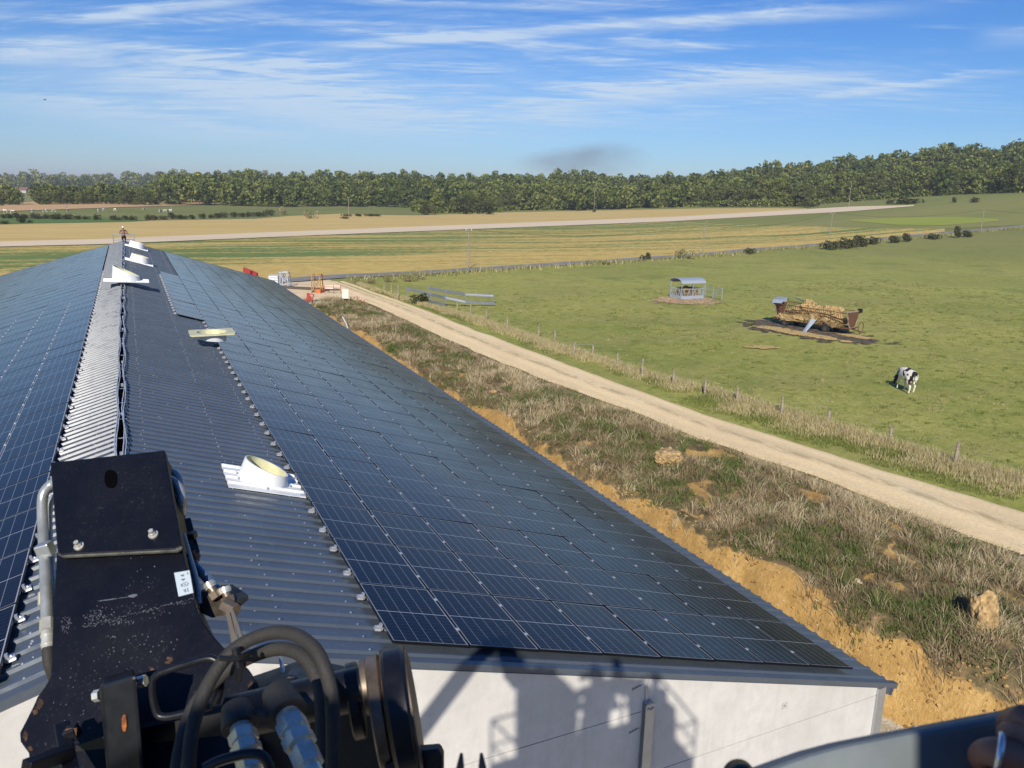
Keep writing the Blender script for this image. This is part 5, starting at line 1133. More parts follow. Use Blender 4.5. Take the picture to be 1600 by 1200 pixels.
# ------------------------------------------------------------------ animals and farm gear in the pasture
def m_cow():
    t = NT('pied_hide', .75, spec=.25); p = t.co(); n = t.noise(p, 2.1, 2, .45, (1,1,.8), .4)
    sp_ = t.n('SeparateXYZ'); t.l(p, sp_.inputs[0]); hd = t.ramp(sp_.outputs[0], [(.72, 0), (.80, 1)])
    bl = t.math('MAXIMUM', t.ramp(n, [(.515, 0), (.53, 1)]), t.math('MULTIPLY', hd, t.ramp(t.noise(p, 5, 2), [(.40, 0), (.44, 1)])))
    lo = t.ramp(sp_.outputs[2], [(.50, 0), (.58, 1)]); bl = t.math('MULTIPLY', bl, lo if False else t.math('MAXIMUM', lo, hd))
    t.col(t.mix(bl, (.74,.70,.62), (.012,.011,.012))); return t.m
M_COW = m_cow(); M_PINK = plain('udder_pink', (.62,.38,.30), .6)
def cow_mesh():
    J = [((-.55,0,1.17),(.27,.24)),((-.15,0,1.08),(.33,.35)),((.32,0,1.08),(.29,.34)),((.62,0,1.12),(.20,.25)),((.90,0,.86),(.12,.17)),((1.10,0,.56),(.10,.13)),((1.22,0,.34),(.095,.11)),((1.31,0,.15),(.07,.075)),((1.34,0,.07),(.065,.06)),((-.80,0,1.16),(.17,.16))]
    B = [(0,1),(1,2),(2,3),(3,4),(4,5),(5,6),(6,7),(7,8),(0,9)]
    def ch(a, pts):
        for p, r_ in pts: J.append((p, r_)); B.append((a, len(J)-1)); a = len(J)-1
    for sy_, df, dh in ((1, .10, -.10), (-1, -.10, .12)):
        ch(2, [((.45,sy_*.18,.80),.12),((.47+df*.6,sy_*.17,.46),.062),((.46+df,sy_*.17,.16),.042),((.50+df,sy_*.17,.045),.055)])
        ch(0, [((-.58,sy_*.20,.86),.165),((-.50+dh*.3,sy_*.21,.68),.11),((-.72+dh,sy_*.20,.46),.062),((-.66+dh,sy_*.20,.16),.044),((-.62+dh,sy_*.20,.045),.056)])
    ch(9, [((-.93,0,1.10),.03),((-.97,0,.80),.022),((-.95,0,.52),.035),((-.95,.01,.38),.02)])
    for sy_ in (1, -1): ch(5, [((1.08,sy_*.14,.60),.035),((1.05,sy_*.23,.58),.028)])
    return J, B
def make_cow(x, y, hx, hy, label, group=None):
    z = gz(x, y); root = empty('cow', (x, y, z), math.atan2(hy, hx)); tag(root, label, 'cow', group)
    J, B = cow_mesh(); skin('body', J, B, M_COW, root, 2, 0)
    m = MB(); m.tube([(-.38,0,.84),(-.38,0,.70),(-.37,0,.62),(-.37,0,.585)], [.10,.16,.14,.07], 14)
    for a in (-.05, .05):
        for b_ in (-.055, .055): m.tube([(-.37+a,b_,.62),(-.37+a,b_,.53)], [.02,.012], 6)
    m.build('udder', M_PINK, root, smooth=True); return root
cg = cast(1414, 611); fl = Vector((cg.x-CAM.x, cg.y-CAM.y, 0)).normalized(); hd = -Vector((fl.y, -fl.x, 0))*.50+fl*.87
COW = make_cow(cg.x, cg.y, hd.x, hd.y, 'black and white cow grazing with lowered head, alone in the near pasture'); COW.scale = (1.07,)*3
body = COW.children[0].data
for i, (px, py) in enumerate([(8,332.5),(20,333),(51,332.5),(68,332),(72,332),(83,331.5),(86,331.5),(106,331.5),(154,331.5),(162,331),(180,330.5),(224,328.5),(250,332),(258,332),(267,332)]):
    g_ = cast(px, py); r2 = bpy.data.objects.new('cow', body); COL.objects.link(r2); r2.location = g_; r2.rotation_euler = (0,0,rng.uniform(0, 6.28)); r2.scale = (.95,)*3
    tag(r2, 'far tiny cow of the herd on the meadow behind the hedge line', 'cow', 'far herd beyond the hedge line')
def frame_at(px, py, fx_, fy_, name, label, cat, group=None):
    """empty whose x axis points fx_ to the right of the view and fy_ away from it"""
    g_ = cast(px, py); fl = Vector((g_.x-CAM.x, g_.y-CAM.y, 0)).normalized(); d = Vector((fl.y, -fl.x, 0))*fx_+fl*fy_; root = empty(name, g_, math.atan2(d.y, d.x)); tag(root, label, cat, group); return root
# roofed ring feeder
fd = frame_at(1064, 469.5, .80, .60, 'roofed_hay_feeder', 'grey galvanised hay feeder with curved roof, standing on bare ground', 'hay feeder')
Lf_, Wf_ = 3.1, 2.1
m = MB()
for x in (0, Lf_/2, Lf_):
    for y in (0, Wf_): m.bar((x,y,0), (x,y,1.95), .06)
for y in (0, Wf_): m.bar((0,y,1.25), (Lf_,y,1.25), .06); m.bar((0,y,1.93), (Lf_,y,1.93), .06)
for x in (0, Lf_): m.bar((x,0,1.25), (x,Wf_,1.25), .06)
m.build('frame', M_GALVL, fd)
m = MB(); 
for a, b_ in (((0,0),(Lf_,0)),((Lf_,0),(Lf_,Wf_)),((Lf_,Wf_),(0,Wf_)),((0,Wf_),(0,0))):
    m.prism([(a[0],a[1],.12),(b_[0],b_[1],.12),(b_[0],b_[1],.50),(a[0],a[1],.50)], (.02,.02,0))
m.build('lower_sheet', M_GALVL, fd)
m = MB()
for y in (0, Wf_):
    for k in range(8): x = .12+k*.37; m.bar((x,y,.48), (x+.20*(-1)**k+.05,y,1.25), .05)
for x in (0, Lf_):
    for k in range(5): y = .15+k*.4; m.bar((x,y,.48), (x,y+.20*(-1)**k,1.25), .05)
m.build('slanted_bars', M_GALVL, fd)
m = MB(); n = 12; arc = [(Wf_/2-1.22*math.cos(math.pi*k/n), 1.93+.52*math.sin(math.pi*k/n)) for k in range(n+1)]
V = [(-.15,a,b_) for a, b_ in arc]+[(Lf_+.15,a,b_) for a, b_ in arc]+[(-.15,a,b_-.03) for a, b_ in arc]+[(Lf_+.15,a,b_-.03) for a, b_ in arc]; q = n+1
m.add(V, [(k,k+1,q+k+1,q+k) for k in range(n)]+[(2*q+k,3*q+k,3*q+k+1,2*q+k+1) for k in range(n)]+[(k,2*q+k,2*q+k+1,k+1) for k in range(n)]+[(q+k,q+k+1,3*q+k+1,3*q+k) for k in range(n)]); m.build('curved_roof', M_GALVL, fd, smooth=2)
def heap(name, c, r_, h, mat, seed, parent=None, amp=.35, sub=4):
    bm = bmesh.new(); bmesh.ops.create_icosphere(bm, subdivisions=sub, radius=1)
    for v in bm.verts:
        q_ = Vector((v.co.x*r_[0], v.co.y*r_[1], v.co.z*h)); nn_ = v.co.normalized(); v.co = q_; v.co.z = max(v.co.z, -.3*h); v.co += nn_*(amp*.75*mnoise.fractal(q_*2.0+Vector((seed,0,0)), .7, 2, 5)+amp*.25*mnoise.fractal(q_*7+Vector((seed,0,0)), .8, 2, 3))
    me = bpy.data.meshes.new(name); bm.to_mesh(me); bm.free(); me.materials.append(mat); o = bpy.data.objects.new(name, me); COL.objects.link(o); o.location = c; o.parent = parent; return o
heap('hay_fill', (Lf_/2, Wf_/2, .55), (1.45,.95), .85, M_STRAWD, 4, fd)
gt = frame_at(1101, 464, .58, -.82, 'metal_gate', 'galvanised field gate leaning on the roofed feeder', 'gate')
for k in range(5): m = MB(); m.tube([(0,0,.28+k*.26),(3.3,0,.28+k*.26)], .024, 8); m.build('rail', M_GALVL, gt)
for x in (0, 1.6, 3.3): m = MB(); m.bar((x,0,0), (x,0,1.42), .06); m.build('upright', M_GALVL, gt)
m = MB(); m.bar((3.1,-.02,0), (3.75,-.02,.12), .06); m.build('foot_bar', M_GALVL, gt)
# hay wagon
wg = frame_at(1207, 507, .84, -.54, 'hay_wagon', 'rusty hay feeder wagon loaded with straw, broken roof sheets on its left end', 'hay wagon')
LW, WW = 7.2, 2.1
def wy(t, s_): return WW/2+s_*lerp(.42, 1.12, t)
for nm, x in (('end_panel', 0.0), ('end_panel', LW)):
    z0, z1 = .62, 2.05; q = [(x, wy(0,-1), z0), (x, wy(0,1), z0), (x, wy(1,1), z1), (x, wy(1,-1), z1)]
    m = MB(); m.prism(q, (.04,0,0)); pn = m.build(nm, M_RUST, wg)
    m = MB(); 
    for a, b_ in zip(q, q[1:]+q[:1]): m.bar(Vector(a)+Vector((.02,0,0)), Vector(b_)+Vector((.02,0,0)), .07)
    m.build('panel_frame', plain('pale_frame', (.42,.34,.24), .8, var=.3), wg)
m = MB()
for s_ in (-1, 1):
    m.bar((0,wy(1,s_),2.02), (LW,wy(1,s_),1.98), .06); m.bar((0,wy(0,s_),.62), (LW,wy(0,s_),.62), .07); m.bar((0,wy(.55,s_),1.45), (LW,wy(.55,s_),1.40), .04)
m.build('rack_rails', M_RUST, wg)
m = MB()
for s_ in (-1, 1):
    for k in range(34): x = .2+k*.2; m.bar((x,wy(0,s_),.62), (x,wy(1,s_),1.98), .022)
o = m.build('rack_bars', M_RUST, wg); o['kind'] = 'stuff'
m = MB(); m.box(-.1, LW+.1, WW/2-.55, WW/2-.45, .45, .58); m.box(-.1, LW+.1, WW/2+.45, WW/2+.55, .45, .58); m.box(-.1, LW+.1, .05, WW-.05, .58, .62); m.bar((LW,WW/2,.5), (LW+1.3,WW/2,.35), .08); m.build('chassis', M_RUST, wg)
for x in (1.25, 5.3):
    m = MB(); m.tube([(x,-.02,.38),(x,WW+.02,.38)], .04, 8); m.build('axle', M_RUST, wg)
    for y in (-.02, WW-.18):
        m = MB(); m.tube([(x,y,.38),(x,y+.02,.38),(x,y+.18,.38),(x,y+.20,.38)], [.32,.38,.38,.32], 20); w_ = m.build('wheel', M_TYRE, wg); m = MB(); m.tube([(x,y-.01,.38),(x,y+.21,.38)], .18, 14); rr2 = m.build('rim', M_WORN); rr2.parent = w_
V, F, T = [], [], []
hs = heap('straw_load', (LW/2, WW/2, 1.15), (3.05, .86), .98, M_STRAW, 8, wg, .22, 5); heap('straw_overhang', (1.6, WW/2-.5, .75), (1.8, .65), .35, M_STRAW, 14, wg); heap('straw_overhang', (4.6, WW/2-.5, .75), (2.0, .6), .35, M_STRAWD, 15, wg)
heap('straw_hump', (2.9, WW/2, 2.0), (.75, .6), .55, M_STRAW, 9, wg); heap('straw_hump', (5.3, WW/2, 1.85), (.9, .6), .5, M_STRAW, 10, wg)
m = MB(); m.prism([(-.15,-.15,2.25),(-.15,WW+.2,2.45),(-.10,WW+.2,2.10),(-.12,-.15,1.98)], (.03,0,0)); m.prism([(-.15,-.20,2.05),(.9,-.20,2.12),(.9,-.05,2.5),(-.15,-.05,2.42)], (0,.02,0)); m.prism([(-.15,-.1,2.45),(1.0,-.1,2.52),(1.0,.75,2.62),(-.15,.75,2.55)], (0,0,.02)); m.build('roof_sheet', M_GALVL, wg)
m = MB(); m.prism([(.9,WW-.3,2.62),(3.4,WW+.15,1.95),(3.5,WW-.10,2.02),(1.0,WW-.65,2.70)], (0,0,.02)); m.bar((.9,WW-.2,2.5), (3.2,WW+.1,1.9), .06); m.build('bent_roof_sheet', M_GALVL, wg)
for x, y in ((.05,.0),(.05,WW),): m = MB(); m.bar((x,y,1.9), (x,y,2.5), .05); m.build('roof_post', M_RUST, wg)
m = MB(); m.bar((LW+.05,WW,1.9), (LW+.05,WW,2.25), .30); m.build('corner_box', M_BLACK, wg)
m = MB(); m.tube([(LW+.35,WW-.1+.45*math.cos(k*.3),.62+.45*math.sin(k*.3)) for k in range(22)], .035, 6); m.build('hand_wheel', M_RUST, wg)
g_s = np.random.default_rng(5); Vs, Fs, Ts = clump_mesh('s', [(LW/2,WW/2,1.2,2.9,.9,.85),(2.9,WW/2,2.0,.7,.6,.45),(5.1,WW/2,1.85,.8,.6,.4),(1.6,WW/2-.5,.75,1.8,.6,.3),(4.8,WW/2-.5,.75,1.9,.6,.3)], 15000, .045, M_STRAWB, seed=6)
o = npmesh('loose_straw', Vs, Fs, M_STRAWB, dict(tint=Ts), wg); o['kind'] = 'stuff'
# broken sheet leaning against it, straw on the ground
ls = frame_at(1252, 521, .9, -.3, 'loose_sheet', 'bent pale metal sheet leaning on the near side of the hay wagon', 'metal sheet')
m = MB(); m.prism([(0,0,0),(.35,-.1,.10),(1.0,.5,1.25),(.55,.55,1.35)], (.02,.03,0)); m.build('sheet', M_GALVL, ls)
def ragged(name, c, rx, ry, label, mat, off, seed, dens=.0, ang=None, cat='straw'):
    """thin litter lying on the ground with a ragged outline"""
    n1, n2 = int(rx*2.6/.09), int(ry*2.6/.09); a, b_ = np.meshgrid(np.linspace(-1.3, 1.3, n1), np.linspace(-1.3, 1.3, n2), indexing='ij'); ax_ = ang or R0; ay_ = Vector((-ax_.y, ax_.x, 0))
    X_ = c.x+ax_.x*a*rx+ay_.x*b_*ry; Y_ = c.y+ax_.y*a*rx+ay_.y*b_*ry; f = 1-np.hypot(a, b_)+(fbm(X_.ravel(), Y_.ravel(), .9, seed, 5).reshape(a.shape)-.5)*1.3+dens
    Z_ = height(X_.ravel(), Y_.ravel()).reshape(a.shape)+off+.10*fbm(X_.ravel(), Y_.ravel(), .35, seed+4, 3).reshape(a.shape)*np.clip(f*3, 0, 1); idx = np.arange(n1*n2).reshape(n1, n2)
    F = np.stack([idx[:-1,:-1], idx[1:,:-1], idx[1:,1:], idx[:-1,1:]], -1).reshape(-1, 4); keep = (f[:-1,:-1]+f[1:,1:]).ravel() > .35; F = F[keep]; used = np.unique(F); mp_ = np.zeros(n1*n2, int); mp_[used] = np.arange(len(used))
    V = np.stack([X_, Y_, Z_], -1).reshape(-1, 3)[used]; o = npmesh(name, V, mp_[F], mat); tag(o, label, cat, None, 'stuff'); return o
M_LITTER = plain('straw_litter', (.62,.43,.16), .95, var=.35, scale=9, bump=1.0); M_TRAMP = plain('trampled_earth', (.54,.36,.19), .95, var=.35, scale=4, bump=.6); M_MUD = plain('dark_mud', (.13,.10,.065), .95, var=.4, scale=3, bump=.6)
fl = Vector((WAG.x-CAM.x, WAG.y-CAM.y, 0)).normalized(); wax = (Vector((fl.y, -fl.x, 0))*.84-fl*.54).normalized()
ragged('mud', cast(1262, 519), 6.6, 3.3, 'dark trodden mud around the hay wagon', M_MUD, .03, 3, .15, wax, 'mud')
ragged('straw_litter', cast(1222, 517), 3.0, 1.0, 'yellow straw spilled on the mud before the left half of the wagon', M_LITTER, .06, 5, .1, wax); ragged('straw_litter', cast(1268, 526), 3.6, 1.0, 'yellow straw spilled on the mud before the right half of the wagon', M_LITTER, .06, 6, .1, wax)
ragged('straw_litter', cast(1335, 527), 1.8, .8, 'yellow straw on the mud beyond the right end of the wagon', M_LITTER, .06, 7, 0, wax); ragged('straw_litter', cast(1188, 543.5), 1.5, .8, 'separate patch of yellow straw on the grass in front of the wagon', M_LITTER, .05, 8, .05)
ragged('trampled_earth', cast(1068, 470), 3.6, 3.0, 'pale trampled earth around the roofed feeder', M_TRAMP, .03, 9, .2, None, 'bare earth')
# galvanised guard rails at the pasture corner
def wbeam(name, pts, label, posts, group):
    root = empty(name, pts[0][0]); tag(root, label, 'guard rail', group); o0 = pts[0][0]
    P3 = [Vector((g_.x, g_.y, gz(g_.x, g_.y)+h)) for g_, h in pts]
    prof = [(0,-.16),(.04,-.12),(.04,-.05),(0,0),(.04,.05),(.04,.12),(0,.16)]
    m = MB(); V = []; F = []; n = len(prof)
    for i, p in enumerate(P3):
        d = (P3[min(i+1, len(P3)-1)]-P3[max(0, i-1)]); d.z = 0; d.normalize(); nn = Vector((d.y, -d.x, 0))
        V += [p+nn*a*1.6+Vector((0,0,b_)) for a, b_ in prof]+[p+nn*(a*1.6-.012)+Vector((0,0,b_)) for a, b_ in prof]
    for i in range(len(P3)-1):
        for k in range(n-1): a = i*2*n+k; b_ = (i+1)*2*n+k; F += [(a,a+1,b_+1,b_),(a+n,b_+n,b_+n+1,a+n+1)]
    m.add(V, F); rooted(m.build('beam', M_GALV), root)
    for i in posts: g_ = P3[i]; z0 = gz(g_.x, g_.y); m = MB(); m.bar((g_.x,g_.y,z0), (g_.x,g_.y,g_.z+.18), .09); rooted(m.build('post', M_GALV), root)
    return root
GG = 'galvanised guard rails at the pasture corner'
wbeam('guard_rail', [(cast(669,463.5),.95),(cast(697,468.5),.92),(cast(727,473),.88),(cast(771,475),.85)], 'galvanised rail, the upper and farther one of the pasture corner', (0,1,2,3), GG)
wbeam('guard_rail', [(cast(669,463.8),.55),(cast(697,468.8),.52),(cast(727,473.3),.0+.48),(cast(771,475.3),.45)], 'lower companion of the farther galvanised rail', (), GG) if False else None
wbeam('guard_rail', [(cast(695,479),.92),(cast(727,479.5),.50),(cast(773,478),.22)], 'galvanised rail sloping down to the grass, nearest the pasture', (0,), GG)
wbeam('guard_rail', [(cast(636,465.5),1.0),(cast(655,470),.98),(cast(673,474),.96),(cast(695,479.3),.94)], 'galvanised rail beside the track, behind the green bush', (0,2,3), GG)
wbeam('guard_rail', [(cast(673,474.5),.22),(cast(695,479.6),.20)], 'short low galvanised rail below the one beside the track', (), GG)
bush(655, 476, 30, 19, 'green leafy bush growing in front of the galvanised rails')
for (a, b_, w_, h_, l) in ((557,444,12,12,'dry brown weed clump at the track mouth, leftmost'),(577,443,22,14,'dry brown weed clump at the track mouth, second from the left'),(609,441,18,13,'dry brown weed clump by the road, third from the left'),(638,440,22,14,'dry brown weed clump by the road, before the rails'),(654,437,18,14,'dry brown weed clump behind the rails')): bush(a, b_, w_, h_, l, None, 4+a % 3)
# posts and poles
def woodpost(px, base, topy, label, group=None, mat=None, w=.15):
    g_ = cast(px, base); d = (g_-CAM).dot(FW); h = max(.35, (base-topy)/FPX*d*1.03)+.16; m = MB(); lean = rng.normal(0, .03, 2)
    m.tube([(0,0,-.3),(lean[0]*h*.5,lean[1]*h*.5,h*.5),(lean[0]*h,lean[1]*h,h)], [w*.55,w*.52,w*.45], 8); o = m.build('fence_post', mat or M_WOOD, smooth=2); o.location = g_; tag(o, label, 'fence post', group); return o
FP = [(1491,729,695),(1390,691,672),(1294,662,646),(1221,650,624),(1151,630,610),(1101,617,595),(1051,603,581),(1003,590,564),(965,573,556),(926,556,542),(897,556,538),(867,534,519),(841,530,509),(793,513,498),(760,500,487),(735,492,478),(714,486,473),(622,468,449),(612,463,447),(600,457,444)]
for i, (a, b_, c_) in enumerate(FP): woodpost(a, b_, c_, 'weathered fence post between track and pasture, %s from the right edge' % ordw(i+1) if i else 'tall weathered fence post standing clear above the verge at the right', 'wooden posts of the track side fence')
m = MB(); pl_ = [cast(a, b_) for a, b_, c_ in [(1700,800,0)]+FP[:17]]
for h in (.45, .85): m.tube([p+Vector((0,0,h)) for p in pl_], .0035, 4, False)
tag(m.build('fence_wire', M_GALV), 'thin wires strung along the track side fence', 'wire')
k = 0; acc = 0
for a, b_ in zip(ROAD[:-1], ROAD[1:]):
    L_ = (b_-a).length; d_ = (b_-a).normalized(); nn = Vector((d_.y, -d_.x, 0)); nn = nn if nn.dot(CAM-a) > 0 else -nn
    while acc < L_:
        p = a+d_*acc+nn*4.2; px, py, z_ = vproj(p)
        if 700 < px < 1600 and not (1270 < px < 1375):
            m = MB(); m.bar((0,0,-.2), (0,0,1.05), .07); o = m.build('fence_post', plain('pale_post', (.42,.38,.31), .8) if k == 0 else bpy.data.materials['pale_post']); o.location = (p.x, p.y, gz(p.x, p.y)); k += 1; tag(o, 'pale thin post of the fence along the near side of the road', 'fence post', 'pale posts along the road')
        acc += 9.5
    acc -= L_
POLE = {}
def pole(px, base, topy, label, arm=0, key=None):
    g_ = cast(px, base); d = (g_-CAM).dot(FW); h = (base-topy)/FPX*d*1.02; root = empty('utility_pole', g_); tag(root, label, 'utility pole')
    m = MB(); m.tube([(0,0,-.5),(0,0,h)], [.13,.08], 8); m.build('pole', M_POLE, root, smooth=2)
    if arm: m = MB(); m.bar((-arm,0,h-.35), (arm,0,h-.35), .10); m.build('cross_arm', M_POLE, root); m = MB(); [m.tube([(x,0,h-.3),(x,0,h-.08)], .05, 6) for x in (-arm*.9, 0, arm*.9)]; m.build('insulators', M_TANK, root)
    POLE[key or px] = g_+Vector((0,0,h-.15)); return root
pole(732, 420.5, 359, 'tall thin pole beside the road, nearest to the barn', .5)
pole(1098, 397, 352, 'pole beside the road between the round dry bush and the hedge'); pole(1297, 367, 333, 'pole with crossarm behind the dense hedge', .9)
pole(1532, 363, 328, 'pole beside the road at the far right'); pole(1326, 324, 285, 'tall pole at the end of the chalky strip before the wood', .8)
pole(928, 331, 299, 'pole standing in front of the wood at the centre', .5); pole(545, 339, 309, 'pole on the left above the small hedge strip', .4); pole(269, 333, 321, 'small pole on the far meadow with the herd'); pole(105, 333, 318, 'thin pole on the far meadow at left')
def wire(a, b_, label, sag=1.5):
    m = MB(); m.tube([a.lerp(b_, k/16)-Vector((0,0,sag*4*(k/16)*(1-k/16))) for k in range(17)], .018, 4, False); tag(m.build('overhead_wire', M_DARK), label, 'wire', 'overhead wires between the poles')
wire(POLE[732], POLE[1098], 'overhead wire between the first two poles by the road'); wire(POLE[1098], POLE[1297], 'overhead wire running to the pole behind the hedge'); wire(POLE[1297], POLE[1532], 'overhead wire between hedge pole and far right pole'); wire(POLE[1532], POLE[1532]+(POLE[1532]-POLE[1297]), 'overhead wire leaving the far right pole')
wire(POLE[1326], cast(1720, 303)+Vector((0,0,9)), 'overhead wire in front of the wood at the right')
# far farm
fm = empty('farmhouse', Vector((*at_r(33, 1150), gz(*at_r(33, 1150)))), -.5); fm.scale = (.8,.8,.65); tag(fm, 'tiny farm building with red tiled roof among the far left trees', 'farmhouse')
m = MB(); m.box(-11, 9, -5, 5, -2, 6); m.build('wall', plain('render', (.5,.45,.4), .9), fm)
m = MB(); m.prism([(-12,-6,5.5),(-12,6,5.5),(-12,0,10.5)], (22,0,0)); m.build('roof', M_ROOFT, fm)
m = MB(); m.box(12, 19, -3, 3, -2, 3.5); m.prism([(11.5,-3.5,3.4),(11.5,3.5,3.4),(11.5,0,5.2)], (8,0,0)); m.build('outbuilding', plain('pale', (.75,.72,.6), .8), fm)
# ------------------------------------------------------------------ building yard behind the barn
def thing(px, py, name, label, cat, rz=None): g_ = cast(px, py); return tag(empty(name, g_, -YAW if rz is None else rz), label, cat)
t = thing(429, 445, 'water_tank', 'white caged liquid tank at the far corner of the barn', 'tank')
m = MB(); m.box(-.55,.55,-.5,.5,.16,1.15); m.build('container', M_TANK, t, bevel=.06)
m = MB(); [m.bar((x,y,.14), (x,y,1.18), .025) for x in (-.58,-.35,-.12,.12,.35,.58) for y in (-.54,.54)]; [m.bar((-.6,y,z), (.6,y,z), .025) for y in (-.55,.55) for z in (.3,.6,.9,1.17)]; m.build('cage', M_GALV, t)
m = MB(); m.box(-.6,.6,-.55,.55,.0,.14); m.build('pallet', M_WOOD, t)
def trestle(px, py, h, w, mat, name, label):
    t = thing(px, py, name, label, 'trestle')
    for y in (-.5, .5):
        m = MB(); m.bar((-w,y,0), (-w*.8,y,h), .10); m.bar((w,y,0), (w*.8,y,h), .10); m.bar((-w*1.1,y,h), (w*1.1,y,h), .13); m.bar((-w*.95,y,h*.12), (w*.85,y,h*.85), .07); m.bar((w*.95,y,h*.12), (-w*.85,y,h*.85), .07); m.build('frame', mat, t)
    m = MB(); [m.bar((x*w*.8,-.5,h), (x*w*.8,.5,h), .1) for x in (-1, 1)]; [m.bar((x*w,-.5,.1), (x*w,.5,.1), .08) for x in (-1, 1)]; m.build('cross_bar', mat, t); return t
trestle(446, 448, 1.75, .50, M_GALVL, 'steel_trestle', 'grey steel trestle beside the white tank'); trestle(496, 457, 2.0, .55, M_YEL, 'steel_trestle', 'ochre yellow steel trestle in the yard behind the barn')
t = thing(499, 457.5, 'plastic_crate', 'orange plastic box at the foot of the ochre trestle', 'crate'); m = MB(); m.box(-.28,.28,-.6,-.2,0,.5); m.build('box', M_ORANGE, t, bevel=.03); m = MB(); m.box(-.31,.31,-.63,-.17,.44,.50); m.build('rim', M_ORANGE, t)
t = thing(517, 459, 'barrier', 'red and white tape barrier behind the ochre trestle', 'barrier')
for x in (-.7, .3, 1.1): m = MB(); m.tube([(x,0,0),(x,0,1.0)], .03, 8); m.build('stake', M_RED, t)
m = MB(); m.box(-.7,.3,-.01,.01,.55,.68); m.box(-.7,1.1,-.01,.01,.85,.93); m.build('tape', plain('tape_white', (.8,.62,.58), .6), t)
t = thing(484, 474, 'hand_winch', 'red steel winch standing on the pale slab near the eave', 'winch')
m = MB(); m.bar((-.35,0,0), (-.15,0,1.05), .12); m.bar((-.12,0,1.05), (.15,0,.05), .14); m.bar((.15,0,.1), (.45,0,.9), .10); m.bar((-.3,0,.95), (.45,0,.92), .09); m.build('frame', M_RED, t); m = MB(); m.tube([(-.02,-.12,.55),(-.02,.12,.55)], .2, 14); m.build('drum', M_RED, t)
t = thing(490, 473, 'concrete_slab', 'small white slab under the red winch', 'slab'); m = MB(); m.box(-1.3,.9,-.9,.7,-.1,.06); m.prism([(.9,-.9,-.1),(1.2,.2,-.1),(.9,.7,-.1)], (0,0,.15)); m.build('slab', M_WHITE, t)
t = thing(540, 471, 'notice_board', 'blank white board on short red legs beside the track', 'board'); m = MB(); m.box(-.33,.33,-.02,.02,.30,1.30); m.build('board', plain('cream_board', (.80,.77,.66), .6), t)
for x in (-.28, .28): m = MB(); m.bar((x,.03,0), (x,.03,.4), .05); m.build('leg', M_RED, t)
for i, (px, py, h) in enumerate(((546,472,.6),(553,467,.5),(558,468,.75),(564,474,.8),(569,474.5,.8))):
    t = thing(px, py, 'marker_post', 'red and white marker post by the track, %s from the left' % ordw(i+1), 'marker post'); t['group'] = 'marker posts by the track'; m = MB(); m.tube([(0,0,0),(0,0,h*.5)], .05, 8); m.build('lower_half', M_RED, t); m = MB(); m.tube([(0,0,h*.5),(0,0,h)], .05, 8); m.build('upper_half', plain('mk', (.8,.55,.5), .5), t)
t = thing(455, 450, 'steel_beams', 'dark steel beams lying on the ground beside the grey trestle', 'beams'); m = MB(); m.bar((-1.5,.2,.12), (6,-1.6,.12), .22, .2); m.bar((-1.5,-.3,.12), (5,-2.4,.12), .22, .2); m.build('beam', M_WORN, t)
a, b_ = cast(546, 519), P(535, 495, (cast(546, 519)-CAM).dot(FW)); m = MB(); m.tube([a-Vector((0,0,.3)), a.lerp(b_, .5)+Vector((.05,0,0)), b_], .07, 10); tag(m.build('drain_pipe', M_GALVL, smooth=2), 'grey pipe sticking out of the weeds near the far eave', 'pipe')
for i, (q0, q1) in enumerate((((381,421),(392,426)),((392,425.5),(402,430)))):
    m = MB(); A, Bq = P(*q0, 81), P(*q1, 80.5); m.bar(A, Bq, .22, .45); m.bar(A.lerp(Bq, .5), A.lerp(Bq, .5)-Vector((0,0,2)), .1)
    tag(m.build('site_fence', M_RED), 'red barrier just showing over the far end of the roof, %s one' % ('left', 'right')[i], 'barrier')
# worker in a lift at the far end of the ridge
lf = empty('lift_platform', (XR+.05, YF+.95, 6.02)); tag(lf, 'small lift basket with thin rails at the far end of the ridge', 'lift')
for y in (-.55, .55):
    for z in (.62, 1.10): m = MB(); m.tube([(-.85,y,z),(.85,y,z)], .022, 6); m.build('rail', M_GALV, lf)
    for x in (-.85, .85): m = MB(); m.tube([(x,y,0),(x,y,1.12)], .022, 6); m.build('rail_post', M_GALV, lf)
m = MB(); m.box(-.88,.88,-.58,.58,-.08,-.0); m.build('floor', M_GALV, lf); m = MB(); m.bar((0,0,-.08), (0,0,-7.4), .35); m.box(-.9,.9,-.6,.6,-7.6,-7.2); m.build('mast', M_YEL, lf)
wk = figure(Vector((XR+.05, YF+.85, 6.02)), math.pi, 'distant worker in white helmet and black clothes at the far end of the ridge', M_BLACK, M_BLACK, ((-.33,.05,1.16),(-.10,.30,1.18),(-.05,.36,1.2)), ((.33,.05,1.16),(.10,.30,1.18),(.05,.36,1.2)), hat=M_WHITE, hgt=1.78)
# bird
bp_ = P(70, 156, 60); m = MB(); m.tube([bp_-R0*.12, bp_, bp_+R0*.14], [.01,.035,.008], 6); m.prism([bp_, bp_+R0*.05, bp_+Vector((0,.25,.08))], (0,0,.008)); m.prism([bp_, bp_+R0*.05, bp_+Vector((0,-.25,.08))], (0,0,.008)); tag(m.build('bird', M_DARK), 'small dark bird flying in the sky at the left', 'bird')
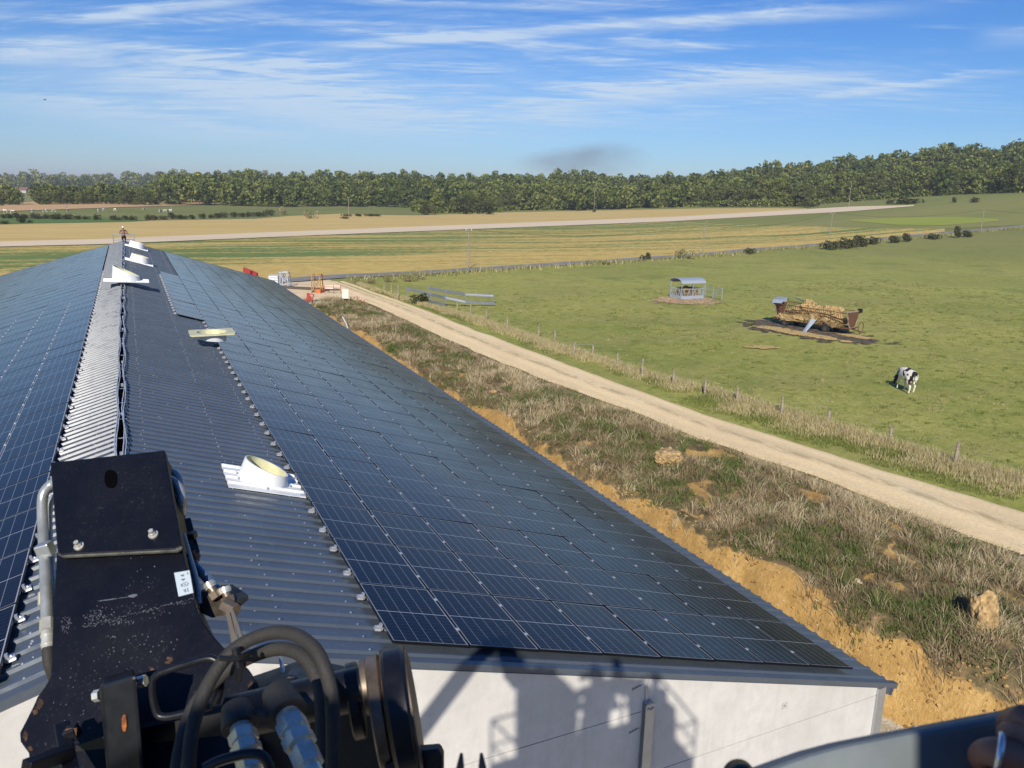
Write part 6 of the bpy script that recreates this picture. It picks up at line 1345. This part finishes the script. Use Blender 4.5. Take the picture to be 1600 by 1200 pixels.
# smoke over the wood
sc_ = CAM+ray(905, 246)*1700; bm = bmesh.new(); bmesh.ops.create_icosphere(bm, subdivisions=3, radius=1); me = bpy.data.meshes.new('smoke'); bm.to_mesh(me); bm.free()
sm = bpy.data.objects.new('smoke', me); COL.objects.link(sm); sm.location = sc_; sm.scale = (165, 60, 56); sm.rotation_euler = (0,0,-YAW)
mt = bpy.data.materials.new('smoke'); mt.use_nodes = True; nt = mt.node_tree; nt.nodes.clear(); t = NT.__new__(NT); t.m = mt; t.t = nt
out = t.n('OutputMaterial'); pv = t.n('VolumePrincipled'); pv.inputs['Color'].default_value = (.42,.39,.41,1); t.l(pv.outputs[0], out.inputs['Volume'])
oc = t.co(); ln = t.n('VectorMath', operation='LENGTH'); t.l(oc, ln.inputs[0]); fall = t.ramp(ln.outputs['Value'], [(.2, 1), (1, 0)]); nz = t.noise(oc, 1.5, 4, .6, (1,1,1.1), 0, .5)
s3 = t.n('SeparateXYZ'); t.l(oc, s3.inputs[0]); shape = t.ramp(t.math('SUBTRACT', s3.outputs[2], t.math('MULTIPLY', s3.outputs[0], .55)), [(.15, 1), (.55, 0)])
t.l(t.math('MULTIPLY', t.math('MULTIPLY', t.math('MULTIPLY', fall, shape), t.ramp(nz, [(.34, 0), (.70, 1)])), .021), pv.inputs['Density']); me.materials.append(mt)
tag(sm, 'faint grey smoke drifting over the wood at the centre', 'smoke', None, 'stuff')

# ------------------------------------------------------------------ thin air haze over the whole place
bm = bmesh.new(); bmesh.ops.create_cube(bm, size=1); me = bpy.data.meshes.new('haze'); bm.to_mesh(me); bm.free()
hz_ = bpy.data.objects.new('haze', me); COL.objects.link(hz_); hz_.scale = (16000, 16000, 122); hz_.location = (500, 2000, 28)
mt = bpy.data.materials.new('haze'); mt.use_nodes = True; nt = mt.node_tree; nt.nodes.clear(); o_ = nt.nodes.new('ShaderNodeOutputMaterial'); pv = nt.nodes.new('ShaderNodeVolumePrincipled')
pv.inputs['Density'].default_value = .0002; pv.inputs['Color'].default_value = (.80,.86,.95,1); pv.inputs['Anisotropy'].default_value = .0; nt.links.new(pv.outputs[0], o_.inputs['Volume']); me.materials.append(mt)
tag(hz_, 'thin blue haze in the air over the fields', 'haze', None, 'stuff')
#@@MORE
#@@END
